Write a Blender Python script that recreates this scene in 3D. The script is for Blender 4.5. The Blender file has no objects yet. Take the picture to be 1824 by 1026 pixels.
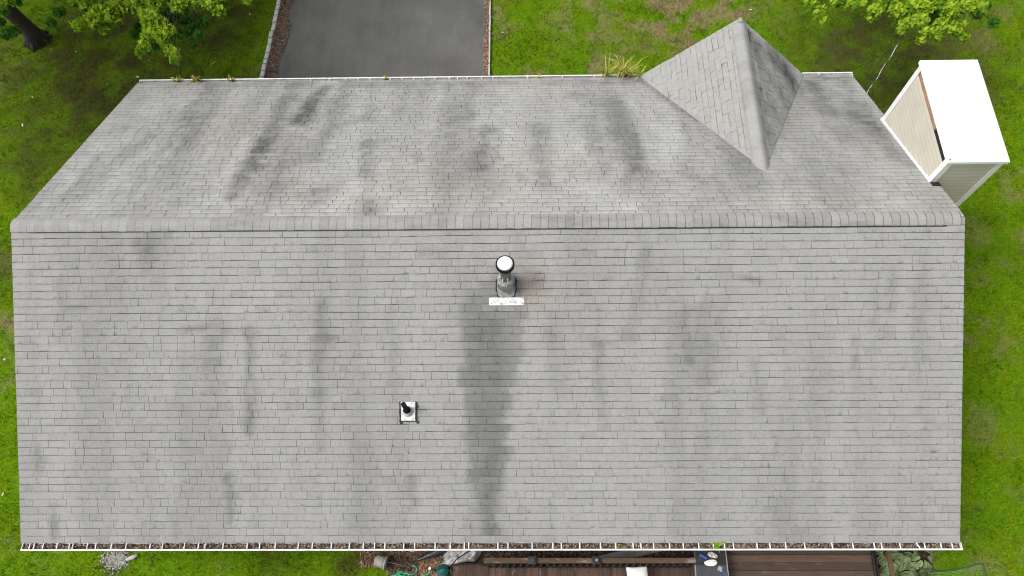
import bpy, math, random
import numpy as np
from mathutils import Vector, Matrix
random.seed(7); rng = np.random.default_rng(7)
scene = bpy.context.scene
COL = scene.collection
rad = math.radians

# ------------------------------------------------------------------ camera
ZE = 2.65                                   # height of the eaves above the lawn
CAM = np.array([0.67365865, -6.04535806, 13.27827109 + ZE])
ROT = np.array([[0.9998534616064718, 0.006361668217139724, 0.01589290694148096],
                [0.000592011093507136, 0.9149810545391418, -0.403496368456155],
                [-0.017108618775947517, 0.4034466495237444, 0.9148432085071432]])
FPX = 1322.05
cam_d = bpy.data.cameras.new('camera'); cam = bpy.data.objects.new('camera', cam_d); COL.objects.link(cam)
cam.matrix_world = Matrix([list(ROT[i]) + [CAM[i]] for i in range(3)] + [[0, 0, 0, 1]])
cam_d.sensor_width = 36; cam_d.lens = FPX / 1824 * 36; cam_d.clip_start = .1; cam_d.clip_end = 5000
scene.camera = cam
scene.render.resolution_x = 1024; scene.render.resolution_y = 576
# ------------------------------------------------------------------ light
SUN_EL, SUN_AZ = 58, -96                    # azimuth from +y, towards +x
world = bpy.data.worlds.new("World"); scene.world = world; world.use_nodes = True
wn = world.node_tree; bg = wn.nodes['Background']
sky = wn.nodes.new('ShaderNodeTexSky'); sky.sky_type = 'NISHITA'; sky.sun_disc = False
sky.sun_elevation = rad(SUN_EL); sky.sun_rotation = rad(SUN_AZ); sky.dust_density = 6; sky.ozone_density = .5; sky.air_density = 1.0
hs = wn.nodes.new('ShaderNodeHueSaturation'); hs.inputs['Saturation'].default_value = .22
wn.links.new(sky.outputs[0], hs.inputs['Color']); wn.links.new(hs.outputs[0], bg.inputs[0]); bg.inputs[1].default_value = .15
sd = bpy.data.lights.new('sun', 'SUN'); sd.energy = 1.35; sd.angle = rad(16); sd.color = (1, .965, .92)
sun = bpy.data.objects.new('sun', sd); COL.objects.link(sun)
az, el = rad(SUN_AZ), rad(SUN_EL)
sdir = Vector((math.sin(az) * math.cos(el), math.cos(az) * math.cos(el), math.sin(el)))
sun.rotation_euler = sdir.to_track_quat('Z', 'Y').to_euler()
scene.view_settings.view_transform = 'Standard'; scene.view_settings.look = 'None'
scene.view_settings.exposure = 0.35; scene.view_settings.gamma = 1
scene.cycles.filter_width = 1.1

# ------------------------------------------------------------------ helpers
def at(px, py, z):
    """point of the place seen at a pixel of the photograph (1824 wide) at height z"""
    d = ROT @ np.array([px - 912, -(py - 513), -FPX]); t = (z - CAM[2]) / d[2]
    return CAM + t * d
def at_plane(px, py, o, n):
    d = ROT @ np.array([px - 912, -(py - 513), -FPX]); t = np.dot(np.array(o) - CAM, n) / np.dot(d, n)
    return CAM + t * d
def top_z(x, y, py):
    """height above (x,y) that shows at picture row py"""
    lo, hi = 0, 12
    for _ in range(50):
        m = (lo + hi) / 2; q = ROT.T @ (np.array([x, y, m]) - CAM); v = 513 - FPX * q[1] / -q[2]
        if v > py: lo = m
        else: hi = m
    return lo
def tag(o, label=None, cat=None, group=None, kind=None):
    if label: o['label'] = label
    if cat: o['category'] = cat
    if group: o['group'] = group
    if kind: o['kind'] = kind
    return o
def empty(name, loc=(0, 0, 0)):
    o = bpy.data.objects.new(name, None); COL.objects.link(o); o.location = loc; return o
class MB:
    def __init__(s): s.v = []; s.f = []; s.a = {}
    def poly(s, pts): n = len(s.v); s.v += [tuple(p) for p in pts]; s.f.append(tuple(range(n, n + len(pts)))); return s
    def hexa(s, p):                        # 8 points: bottom 4, top 4
        n = len(s.v); s.v += [tuple(q) for q in p]
        for f in ((3, 2, 1, 0), (4, 5, 6, 7), (0, 1, 5, 4), (1, 2, 6, 5), (2, 3, 7, 6), (3, 0, 4, 7)): s.f.append(tuple(n + i for i in f))
        return s
    def box(s, x0, x1, y0, y1, z0, z1): return s.hexa([(x0, y0, z0), (x1, y0, z0), (x1, y1, z0), (x0, y1, z0), (x0, y0, z1), (x1, y0, z1), (x1, y1, z1), (x0, y1, z1)])
    def obox(s, c, u, v, w, su, sv, sw):    # oriented box, half sizes
        c, u, v, w = [np.array(q, float) for q in (c, u, v, w)]; P = []
        for k in (-1, 1):
            for (i, j) in ((-1, -1), (1, -1), (1, 1), (-1, 1)): P.append(c + u * su * i + v * sv * j + w * sw * k)
        return s.hexa(P)
    def bar(s, a, b, w, h):                 # beam from a to b, w wide (horizontal), h tall
        a = np.array(a, float); b = np.array(b, float); d = b - a; L = np.linalg.norm(d); d /= L
        side = np.cross(d, (0, 0, 1.)); side = side / np.linalg.norm(side) if np.linalg.norm(side) > 1e-5 else np.array([1., 0, 0]); up = np.cross(side, d)
        return s.obox((a + b) / 2, d, side, up, L / 2, w / 2, h / 2)
    def tube(s, pts, r, n=10, cap=True, flat=1.0):
        pts = [np.array(p, float) for p in pts]; rr = r if hasattr(r, '__len__') else [r] * len(pts); b = len(s.v); ref = None
        for i, p in enumerate(pts):
            d = pts[min(i + 1, len(pts) - 1)] - pts[max(i - 1, 0)]; d = d / (np.linalg.norm(d) + 1e-9)
            if ref is None: ref = np.array([1., 0, 0]) if abs(d[0]) < .9 else np.array([0, 1., 0])
            u = ref - d * ref.dot(d); u /= np.linalg.norm(u); ref = u; w = np.cross(d, u)
            for k in range(n):
                t = 2 * math.pi * k / n; s.v.append(tuple(p + rr[i] * (u * math.cos(t) + w * math.sin(t) * flat)))
        for i in range(len(pts) - 1):
            for k in range(n): s.f.append((b + i * n + k, b + i * n + (k + 1) % n, b + (i + 1) * n + (k + 1) % n, b + (i + 1) * n + k))
        if cap:
            s.f.append(tuple(b + k for k in range(n))[::-1]); s.f.append(tuple(b + (len(pts) - 1) * n + k for k in range(n)))
        return s
    def build(s, name, m, parent=None, smooth=False, bevel=0, attrs=None):
        me = bpy.data.meshes.new(name); me.from_pydata(s.v, [], s.f); me.update()
        me.materials.append(m)
        for k, val in (attrs or {}).items():
            at_ = me.attributes.new(k, 'FLOAT', 'POINT'); at_.data.foreach_set('value', np.array(val, np.float32))
        if smooth: me.shade_smooth()
        o = bpy.data.objects.new(name, me); COL.objects.link(o)
        if bevel:
            b = o.modifiers.new('b', 'BEVEL'); b.width = bevel; b.segments = 2; b.limit_method = 'ANGLE'
        if parent: o.parent = parent; o.matrix_parent_inverse = Matrix.Translation(-parent.location)
        return o
def tri_mesh(name, V, F, m, attrs=None, parent=None):
    """V (n,3), F (m,k) arrays"""
    me = bpy.data.meshes.new(name); k = F.shape[1]
    me.vertices.add(len(V)); me.vertices.foreach_set('co', V.astype(np.float32).ravel())
    me.loops.add(F.size); me.loops.foreach_set('vertex_index', F.astype(np.int32).ravel())
    me.polygons.add(len(F)); me.polygons.foreach_set('loop_start', np.arange(0, F.size, k, dtype=np.int32))
    me.update(calc_edges=True); me.validate()
    for n_, val in (attrs or {}).items():
        a = me.attributes.new(n_, 'FLOAT', 'POINT'); a.data.foreach_set('value', np.asarray(val, np.float32))
    me.materials.append(m); o = bpy.data.objects.new(name, me); COL.objects.link(o)
    if parent: o.parent = parent; o.matrix_parent_inverse = Matrix.Translation(-parent.location)
    return o
_perm = rng.random((256, 256))
def vnoise(x, y):
    x = np.asarray(x, float); y = np.asarray(y, float); xi = np.floor(x).astype(int); yi = np.floor(y).astype(int)
    fx = x - xi; fy = y - yi; fx = fx * fx * (3 - 2 * fx); fy = fy * fy * (3 - 2 * fy)
    g = lambda a, b: _perm[a % 256, b % 256]
    return (g(xi, yi) * (1 - fx) + g(xi + 1, yi) * fx) * (1 - fy) + (g(xi, yi + 1) * (1 - fx) + g(xi + 1, yi + 1) * fx) * fy
def fbm(x, y, o=4):
    s = 0; a = .5; t = 0
    for i in range(o): s = s + a * vnoise(x * 2 ** i + 17.3 * i, y * 2 ** i + 9.1 * i); t += a; a *= .55
    return s / t
def sstep(a, b, x): t = np.clip((np.asarray(x) - a) / (b - a), 0, 1); return t * t * (3 - 2 * t)

# ------------------------------------------------------------------ materials
class NT:
    def __init__(s, name):
        s.m = bpy.data.materials.new(name); s.m.use_nodes = True; s.t = s.m.node_tree; s.b = s.t.nodes['Principled BSDF']
        s.co = s.t.nodes.new('ShaderNodeTexCoord').outputs['Object']
    def n(s, ty, **k):
        x = s.t.nodes.new(ty)
        for a, b in k.items(): setattr(x, a, b)
        return x
    def l(s, a, b): s.t.links.new(a, b)
    def noise(s, scale, detail=4, rough=.55, stretch=None, w=0):
        x = s.n('ShaderNodeTexNoise'); x.inputs['Scale'].default_value = scale; x.inputs['Detail'].default_value = detail; x.inputs['Roughness'].default_value = rough
        if stretch:
            mp = s.n('ShaderNodeMapping'); mp.inputs['Scale'].default_value = stretch; mp.inputs['Location'].default_value = (w, w, w); s.l(s.co, mp.inputs[0]); s.l(mp.outputs[0], x.inputs['Vector'])
        else: s.l(s.co, x.inputs['Vector'])
        return x.outputs['Fac']
    def ramp(s, fac, a, b, c0=(0, 0, 0), c1=(1, 1, 1)):
        r = s.n('ShaderNodeValToRGB'); r.color_ramp.elements[0].position = a; r.color_ramp.elements[1].position = b
        r.color_ramp.elements[0].color = (*c0, 1); r.color_ramp.elements[1].color = (*c1, 1); s.l(fac, r.inputs[0]); return r.outputs[0]
    def mix(s, fac, a, b, mode='MIX'):
        x = s.n('ShaderNodeMix', data_type='RGBA', blend_type=mode)
        for i, v in ((0, fac), (6, a), (7, b)):
            if isinstance(v, bpy.types.NodeSocket): s.l(v, x.inputs[i])
            elif isinstance(v, (int, float)): x.inputs[i].default_value = v
            else: x.inputs[i].default_value = (*v, 1)
        return x.outputs[2]
    def math(s, op, a, b=0, clamp=False):
        x = s.n('ShaderNodeMath', operation=op, use_clamp=clamp)
        for i, v in ((0, a), (1, b)):
            if isinstance(v, bpy.types.NodeSocket): s.l(v, x.inputs[i])
            else: x.inputs[i].default_value = v
        return x.outputs[0]
    def attr(s, name): return s.n('ShaderNodeAttribute', attribute_name=name).outputs['Fac']
    def bump(s, h, strength=.3, dist=.01):
        x = s.n('ShaderNodeBump'); x.inputs['Strength'].default_value = strength; x.inputs['Distance'].default_value = dist; s.l(h, x.inputs['Height']); s.l(x.outputs[0], s.b.inputs['Normal'])
    def done(s, col, rough=.8, metal=0, spec=None):
        if isinstance(col, bpy.types.NodeSocket): s.l(col, s.b.inputs['Base Color'])
        else: s.b.inputs['Base Color'].default_value = (*col, 1)
        if isinstance(rough, bpy.types.NodeSocket): s.l(rough, s.b.inputs['Roughness'])
        else: s.b.inputs['Roughness'].default_value = rough
        s.b.inputs['Metallic'].default_value = metal
        if spec is not None: s.b.inputs['Specular IOR Level'].default_value = spec
        return s.m
def worn(name, col, dirt=None, scale=6, amt=.5, rough=.6, metal=0, bump=.1, fine=60, spec=None, lo=.45, hi=.7):
    t = NT(name); dirt = dirt or tuple(c * .55 for c in col)
    a = t.ramp(t.noise(scale, 5, .65), lo, hi); c = t.mix(t.math('MULTIPLY', a, amt), col, dirt)
    f = t.noise(fine, 3); c = t.mix(.25, c, t.ramp(f, .3, .7, (.6, .6, .6), (1.25, 1.25, 1.25)), 'MULTIPLY'); t.bump(f, bump, .004)
    return t.done(c, rough, metal, spec)

def shingle_mat(name, base, k=1.0):
    t = NT(name)
    g = t.noise(160, 3, .8); g2 = t.noise(38, 3, .7)
    c = t.mix(1, base, t.ramp(g, .34, .66, (.60, .60, .61), (1.40, 1.40, 1.39)), 'MULTIPLY')
    c = t.mix(.5, c, t.ramp(g2, .3, .7, (.72, .72, .72), (1.28, 1.28, 1.28)), 'MULTIPLY')
    var = t.attr('var'); vv = t.n('ShaderNodeCombineColor')
    for i in range(3): t.l(var, vv.inputs[i])
    c = t.mix(1, c, vv.outputs[0], 'MULTIPLY')
    c = t.mix(t.attr('warm'), c, t.mix(1, c, (1.04, .90, .80), 'MULTIPLY'))
    # algae and dirt: soft streaks that break up along the grain, plus smudges on some butts
    brk = t.ramp(t.noise(5, 5, .7), .3, .62); st = t.math('MULTIPLY', t.attr('stain'), t.math('ADD', t.math('MULTIPLY', brk, .6), .7), True)
    sm = t.ramp(t.noise(4.5, 5, .7, (2.2, 1, 1), 3), .55, .68)
    vf = t.attr('vfrac'); e = t.math('POWER', t.math('SUBTRACT', 1, vf), 2.2)
    st = t.math('MAXIMUM', st, t.math('MULTIPLY', t.math('MULTIPLY', sm, e), .7 * k))
    c = t.mix(st, c, t.mix(1, c, (.30, .305, .31), 'MULTIPLY'))
    c = t.mix(t.attr('wet'), c, t.mix(1, c, (.33, .345, .35), 'MULTIPLY'))
    t.bump(g, .45, .004)
    return t.done(c, .93, 0, .25)
M = {}
M['shingle'] = shingle_mat('asphalt_shingle', (.268, .268, .259))
M['under'] = worn('shingle_underlay', (.06, .06, .058), rough=1)
M['white_metal'] = worn('white_metal', (.80, .81, .82), (.55, .56, .55), 4, .3, .45)
M['white_gutter'] = worn('white_gutter', (.80, .80, .80), (.42, .41, .38), 7, .55, .5)
M['cap_metal'] = worn('cap_metal', (.88, .89, .90), (.80, .81, .83), 1.2, .6, .35, bump=.02)
M['white_trim'] = worn('white_trim', (.78, .79, .79), (.6, .6, .58), 5, .3, .55)
def lumber(name, c0, c1, worn_c, axis='x', board=.142, wornamt=.35, off=0.0):
    t = NT(name); st = (1, 14, 6) if axis == 'x' else (14, 1, 6)
    gr = t.noise(5, 5, .7, st); c = t.mix(t.ramp(gr, .3, .7), c0, c1)
    sx = t.n('ShaderNodeSeparateXYZ'); t.l(t.co, sx.inputs[0])
    q = t.math('FLOOR', t.math('DIVIDE', t.math('ADD', sx.outputs[1 if axis == 'x' else 0], 50 + off), board)); wn_ = t.n('ShaderNodeTexWhiteNoise', noise_dimensions='1D'); t.l(q, wn_.inputs['W'])
    c = t.mix(1, c, t.ramp(wn_.outputs['Value'], 0, 1, (.6, .6, .6), (1.35, 1.3, 1.25)), 'MULTIPLY')
    w = t.ramp(t.noise(3.0, 6, .75, (1, 3, 2) if axis == 'x' else (3, 1, 2), 5), .58, .66)
    c = t.mix(t.math('MULTIPLY', w, wornamt), c, worn_c); t.bump(gr, .5, .006)
    return t.done(c, .85)
M['deck_y'] = lumber('deck_boards_lower', (.040, .022, .016), (.10, .058, .042), (.30, .24, .2), 'y')
M['deck_x'] = lumber('deck_boards_upper', (.050, .032, .022), (.11, .072, .05), (.22, .16, .12), 'x')
M['rail'] = lumber('rail_wood', (.10, .058, .033), (.19, .12, .07), (.42, .36, .3), 'x', 10, .4)
M['rail_dark'] = lumber('frame_wood', (.018, .011, .008), (.04, .025, .018), (.1, .08, .06), 'x', 10, .2)
M['asphalt'] = None
def asphalt():
    t = NT('driveway_asphalt'); a = t.noise(.6, 6, .6); c = t.ramp(a, .3, .75, (.078, .078, .075), (.132, .131, .127))
    b = t.noise(1.3, 5, .7, (2.5, .6, 1)); c = t.mix(.4, c, t.ramp(b, .35, .7, (.72, .72, .72), (1.2, 1.2, 1.2)), 'MULTIPLY')
    f = t.noise(90, 3, .8); c = t.mix(1, c, t.ramp(f, .3, .75, (.65, .65, .65), (1.4, 1.4, 1.4)), 'MULTIPLY')
    sp = t.n('ShaderNodeTexVoronoi'); sp.inputs['Scale'].default_value = 9; t.l(t.co, sp.inputs['Vector'])
    c = t.mix(t.ramp(sp.outputs['Distance'], .035, .06, (.5, .5, .5), (0, 0, 0)), c, (.3, .3, .28)); t.bump(f, .6, .006)
    return t.done(c, .9)
M['asphalt'] = asphalt()
def grassmat(name, blade):
    t = NT(name); dry = t.attr('dry'); soil = t.attr('soil')  # soil holds bare soil plus painted tree shade
    if blade:
        v = t.attr('rnd'); c = t.ramp(v, 0, 1, (.036, .125, .002), (.30, .56, .012))
        hue = t.attr('hue'); c = t.mix(t.ramp(hue, .40, .60), c, t.mix(1, c, (1.55, .95, 1.0), 'MULTIPLY'))
        c = t.mix(dry, c, t.ramp(v, 0, 1, (.19, .155, .07), (.42, .34, .19))); c = t.mix(t.math('MULTIPLY', soil, .8), c, t.ramp(v, 0, 1, (.022, .030, .005), (.085, .088, .022)))
        t.b.inputs['Subsurface Weight'].default_value = 0
        tr = t.n('ShaderNodeBsdfTranslucent'); t.l(c, tr.inputs[0]); mx = t.n('ShaderNodeMixShader'); mx.inputs[0].default_value = .3
        t.l(t.b.outputs[0], mx.inputs[1]); t.l(tr.outputs[0], mx.inputs[2]); t.l(mx.outputs[0], t.t.nodes['Material Output'].inputs[0])
    else:
        f = t.noise(26, 5, .75); g = t.noise(2.2, 5, .6)
        c = t.ramp(f, .3, .7, (.030, .088, .002), (.14, .27, .007)); c = t.mix(t.ramp(g, .35, .7), c, t.mix(1, c, (1.3, 1.0, .8), 'MULTIPLY'))
        c = t.mix(dry, c, t.ramp(f, .3, .7, (.13, .10, .045), (.3, .24, .13))); c = t.mix(soil, c, t.ramp(f, .3, .7, (.022, .018, .008), (.062, .048, .022)))  # soil tone kept dark so it also carries painted tree shade
        t.bump(f, .8, .03)
    return t.done(c, .9, 0, .03)
M['lawn'] = grassmat('lawn_ground', False); M['blade'] = grassmat('grass_blades', True)
def leafmat(name, c0, c1, tl=.35):
    t = NT(name); v = t.attr('rnd'); c = t.ramp(v, 0, 1, c0, c1)
    tr = t.n('ShaderNodeBsdfTranslucent'); t.l(c, tr.inputs[0]); mx = t.n('ShaderNodeMixShader'); mx.inputs[0].default_value = tl
    t.l(t.b.outputs[0], mx.inputs[1]); t.l(tr.outputs[0], mx.inputs[2]); t.l(mx.outputs[0], t.t.nodes['Material Output'].inputs[0])
    return t.done(c, .6, 0, .3)
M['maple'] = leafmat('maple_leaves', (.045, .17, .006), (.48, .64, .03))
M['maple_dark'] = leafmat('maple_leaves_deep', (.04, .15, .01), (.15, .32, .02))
M['litter'] = leafmat('fallen_leaves', (.06, .032, .022), (.30, .18, .12), 0)
M['litter_dark'] = leafmat('dark_leaves', (.022, .013, .009), (.12, .075, .05), 0)  # darker browns than the other fallen leaves
M['litter_orange'] = leafmat('dry_leaves', (.16, .07, .035), (.46, .26, .15), 0)
M['gutter_leaf'] = leafmat('gutter_leaves', (.010, .007, .005), (.34, .26, .19), 0)
M['weed'] = leafmat('weed_blades', (.28, .30, .04), (.66, .58, .18), .3)
M['weed_green'] = leafmat('green_weed', (.12, .3, .01), (.3, .5, .03), .3)
M['sedum'] = leafmat('mossy_weed', (.16, .18, .03), (.40, .33, .08), .2)
M['hosta'] = leafmat('hosta_leaves', (.04, .09, .015), (.34, .42, .20), .2)
M['bark'] = worn('bark', (.035, .026, .02), (.015, .012, .01), 8, .8, .95, bump=.8, fine=20)
M['mulch'] = worn('mulch', (.045, .028, .02), (.02, .012, .01), 12, .8, 1, bump=.8, fine=40)
M['stone'] = worn('granite', (.46, .46, .45), (.22, .22, .21), 9, .6, .85, bump=.4)
def siding_mat():
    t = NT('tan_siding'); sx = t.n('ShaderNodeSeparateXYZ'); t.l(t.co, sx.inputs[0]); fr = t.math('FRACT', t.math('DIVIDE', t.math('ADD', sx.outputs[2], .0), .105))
    c = t.mix(t.ramp(t.noise(3, 4), .4, .7), (.51, .475, .40), (.46, .43, .365)); c = t.mix(t.ramp(fr, .02, .14, (.4, .4, .4), (0, 0, 0)), c, (.20, .18, .15)); return t.done(c, .6)  # dark band at each lap paints in its shadow line
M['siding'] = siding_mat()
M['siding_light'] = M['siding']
M['osb'] = worn('bare_sheathing', (.52, .27, .16), (.25, .2, .18), 14, .8, .9, lo=.4, hi=.55)
M['black'] = worn('black_void', (.012, .012, .012), rough=.8)
M['black_plastic'] = worn('black_plastic', (.015, .017, .02), (.06, .065, .07), 6, .6, .4, lo=.5, hi=.8)
M['steel'] = worn('weathered_steel', (.17, .17, .17), (.07, .06, .05), 7, .8, .4, .5)
M['flash'] = worn('grey_flashing', (.34, .35, .36), (.12, .12, .11), 14, .8, .6, .1, lo=.46, hi=.6)
M['plate'] = worn('aluminium_plate', (.66, .66, .66), (.30, .29, .27), 16, .8, .55, 0, lo=.48, hi=.62)
M['tar'] = worn('roof_tar', (.012, .012, .012), rough=.7)
M['rubber'] = worn('black_rubber', (.008, .008, .009), (.02, .02, .02), 20, .5, .8, spec=.15)
M['grey_boot'] = worn('grey_boot', (.42, .45, .47), rough=.6)
M['concrete'] = worn('concrete', (.42, .41, .39), (.25, .23, .2), 5, .6, .9, bump=.4)
M['tarp'] = worn('grey_tarp', (.50, .49, .49), (.16, .13, .12), 9, .75, .7, bump=.3, lo=.48, hi=.62)
M['pot'] = worn('grey_pot', (.30, .29, .28), (.2, .19, .18), 8, .4, .6)
M['hose'] = worn('green_hose', (.02, .32, .16), (.015, .2, .1), 12, .5, .4)
M['can'] = worn('teal_can', (.006, .085, .075), (.004, .045, .04), 5, .6, .35)
M['white_plastic'] = worn('white_plastic', (.8, .8, .8), rough=.4)
M['cushion'] = worn('white_cushion', (.74, .75, .74), (.6, .6, .58), 4, .3, .9)
M['slab'] = worn('dark_slab', (.05, .055, .062), (.03, .033, .037), 5, .6, .45)
M['blue'] = worn('blue_fabric', (.03, .11, .38), (.02, .05, .2), 12, .6, .6)
M['glove'] = worn('pale_cloth', (.62, .61, .58), (.16, .15, .14), 30, .9, .9, lo=.46, hi=.58)
M['towel'] = worn('white_cloth', (.82, .82, .80), (.3, .3, .29), 26, .8, .9, lo=.54, hi=.64)
M['wire'] = worn('cable_black', (.02, .02, .02), rough=.6)
M['wire_grey'] = worn('cable_bare', (.55, .55, .53), (.1, .1, .1), 10, .95, .5, .3, lo=.5, hi=.56)
M['net'] = worn('net_cord', (.16, .42, .10), rough=.7)
M['net_frame'] = worn('net_frame', (.02, .05, .045), rough=.5)
M['gravel'] = leafmat('gravel_chips', (.10, .095, .08), (.50, .49, .45), 0)
M['wall'] = worn('house_siding', (.60, .54, .45), rough=.7)

# ------------------------------------------------------------------ house geometry
W = 7.982; TH = 0.45174; S = 5.46; Y = S * math.cos(TH); H = S * math.sin(TH); ZR = ZE + H
def surf(o, u, d, n): return tuple(np.array(q, float) for q in (o, u, d, n))
FRONT = surf((-W, 0, ZR), (1, 0, 0), (0, -math.cos(TH), -math.sin(TH)), (0, -math.sin(TH), math.cos(TH)))
REAR = surf((-W, 0, ZR), (1, 0, 0), (0, math.cos(TH), -math.sin(TH)), (0, math.sin(TH), math.cos(TH)))
XL, XRD, XD = 3.30, 6.88, 5.055
HD = 1.712; YM = (ZR - (ZE + HD)) / math.tan(TH)          # dormer ridge meets the rear slope at y = YM
def uv(sf, px, py):
    p = at_plane(px, py, sf[0], sf[3]) - sf[0]; return p.dot(sf[1]), p.dot(sf[2])
EXP = .127
def seg_list(sf, L):
    out = []
    for (x0, y0, x1, y1, w, s) in L:
        a = uv(sf, x0, y0); b = uv(sf, x1, y1); out.append((*a, *b, w / 105., s))
    return np.array(out)
def stain_at(u, v, segs):
    s = np.zeros_like(u)
    for (a, b, c, d, w, k) in segs:
        dx, dy = c - a, d - b; L2 = dx * dx + dy * dy + 1e-9; t = np.clip(((u - a) * dx + (v - b) * dy) / L2, 0, 1)
        r = np.hypot(u - a - t * dx, v - b - t * dy) + (fbm(u * 4, v * 2.2, 3) - .5) * w * 1.3
        s = 1 - (1 - s) * (1 - k * (1 - sstep(w * .15, w * 1.25, r)) * (.55 + .9 * vnoise(np.floor(v / EXP - .03) * 3.7 + a, np.floor(u * 4.2 + np.floor(v / EXP - .03) * .37) * 1.9)))
    return s
def inside(u, v, P):
    c = np.zeros_like(u, bool); n = len(P)
    for i in range(n):
        x0, y0 = P[i]; x1, y1 = P[i - 1]
        c ^= ((y0 > v) != (y1 > v)) & (u < (x1 - x0) * (v - y0) / (y1 - y0 + 1e-12) + x0)
    return c
def wet_at(P2, poly):
    # run-off stain: stepped from course to course, soft at its sides, deepest along its middle
    row = np.floor(P2[:, 1] / EXP - 1e-4 * 0 + .0).astype(int); row = np.floor((P2[:, 1] - .004) / EXP).astype(int); out = np.zeros(len(P2))
    for k in np.unique(row):
        v = (k + .5) * EXP; us = []
        n = len(poly)
        for i in range(n):
            x0, y0 = poly[i]; x1, y1 = poly[i - 1]
            if (y0 > v) != (y1 > v): us.append((x1 - x0) * (v - y0) / (y1 - y0) + x0)
        if len(us) < 2: continue
        m_ = row == k; rr = random.Random(int(k) * 31); lo_, hi_ = min(us) + rr.uniform(-.14, .05), max(us) + rr.uniform(-.04, .15); u = P2[m_, 0]
        w = sstep(lo_ - .02, lo_ + .02, u) * sstep(hi_ + .02, hi_ - .02, u); c = 1 - np.abs((u - (lo_ + hi_) / 2) / ((hi_ - lo_) / 2 + 1e-6)) ** 2
        out[m_] = w * (.37 + .28 * np.clip(c, 0, 1) + rr.uniform(-.06, .06) + .25 * (vnoise(u * 5, k * 1.7 + u * 0) - .5)) * (.55 + .45 * float(sstep(1.25, 1.9, v)))
        halo = sstep(lo_ - .35, lo_ - .08, u) * (1 - w) * (u < lo_) + sstep(hi_ + .4, hi_ + .08, u) * (1 - w) * (u > hi_)
        out[m_] -= .0 * halo
    return out
def clip_poly(P, C):
    """clip polygon P by convex polygon C (counter-clockwise)"""
    for i in range(len(C)):
        a = C[i]; b = C[(i + 1) % len(C)]; out = []
        side = lambda p: (b[0] - a[0]) * (p[1] - a[1]) - (b[1] - a[1]) * (p[0] - a[0])
        for j in range(len(P)):
            p, q = P[j], P[(j + 1) % len(P)]; sp, sq = side(p), side(q)
            if sp >= 0: out.append(p)
            if (sp >= 0) != (sq >= 0): t = sp / (sp - sq); out.append((p[0] + t * (q[0] - p[0]), p[1] + t * (q[1] - p[1])))
        P = out
        if len(P) < 3: return []
    return P
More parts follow.
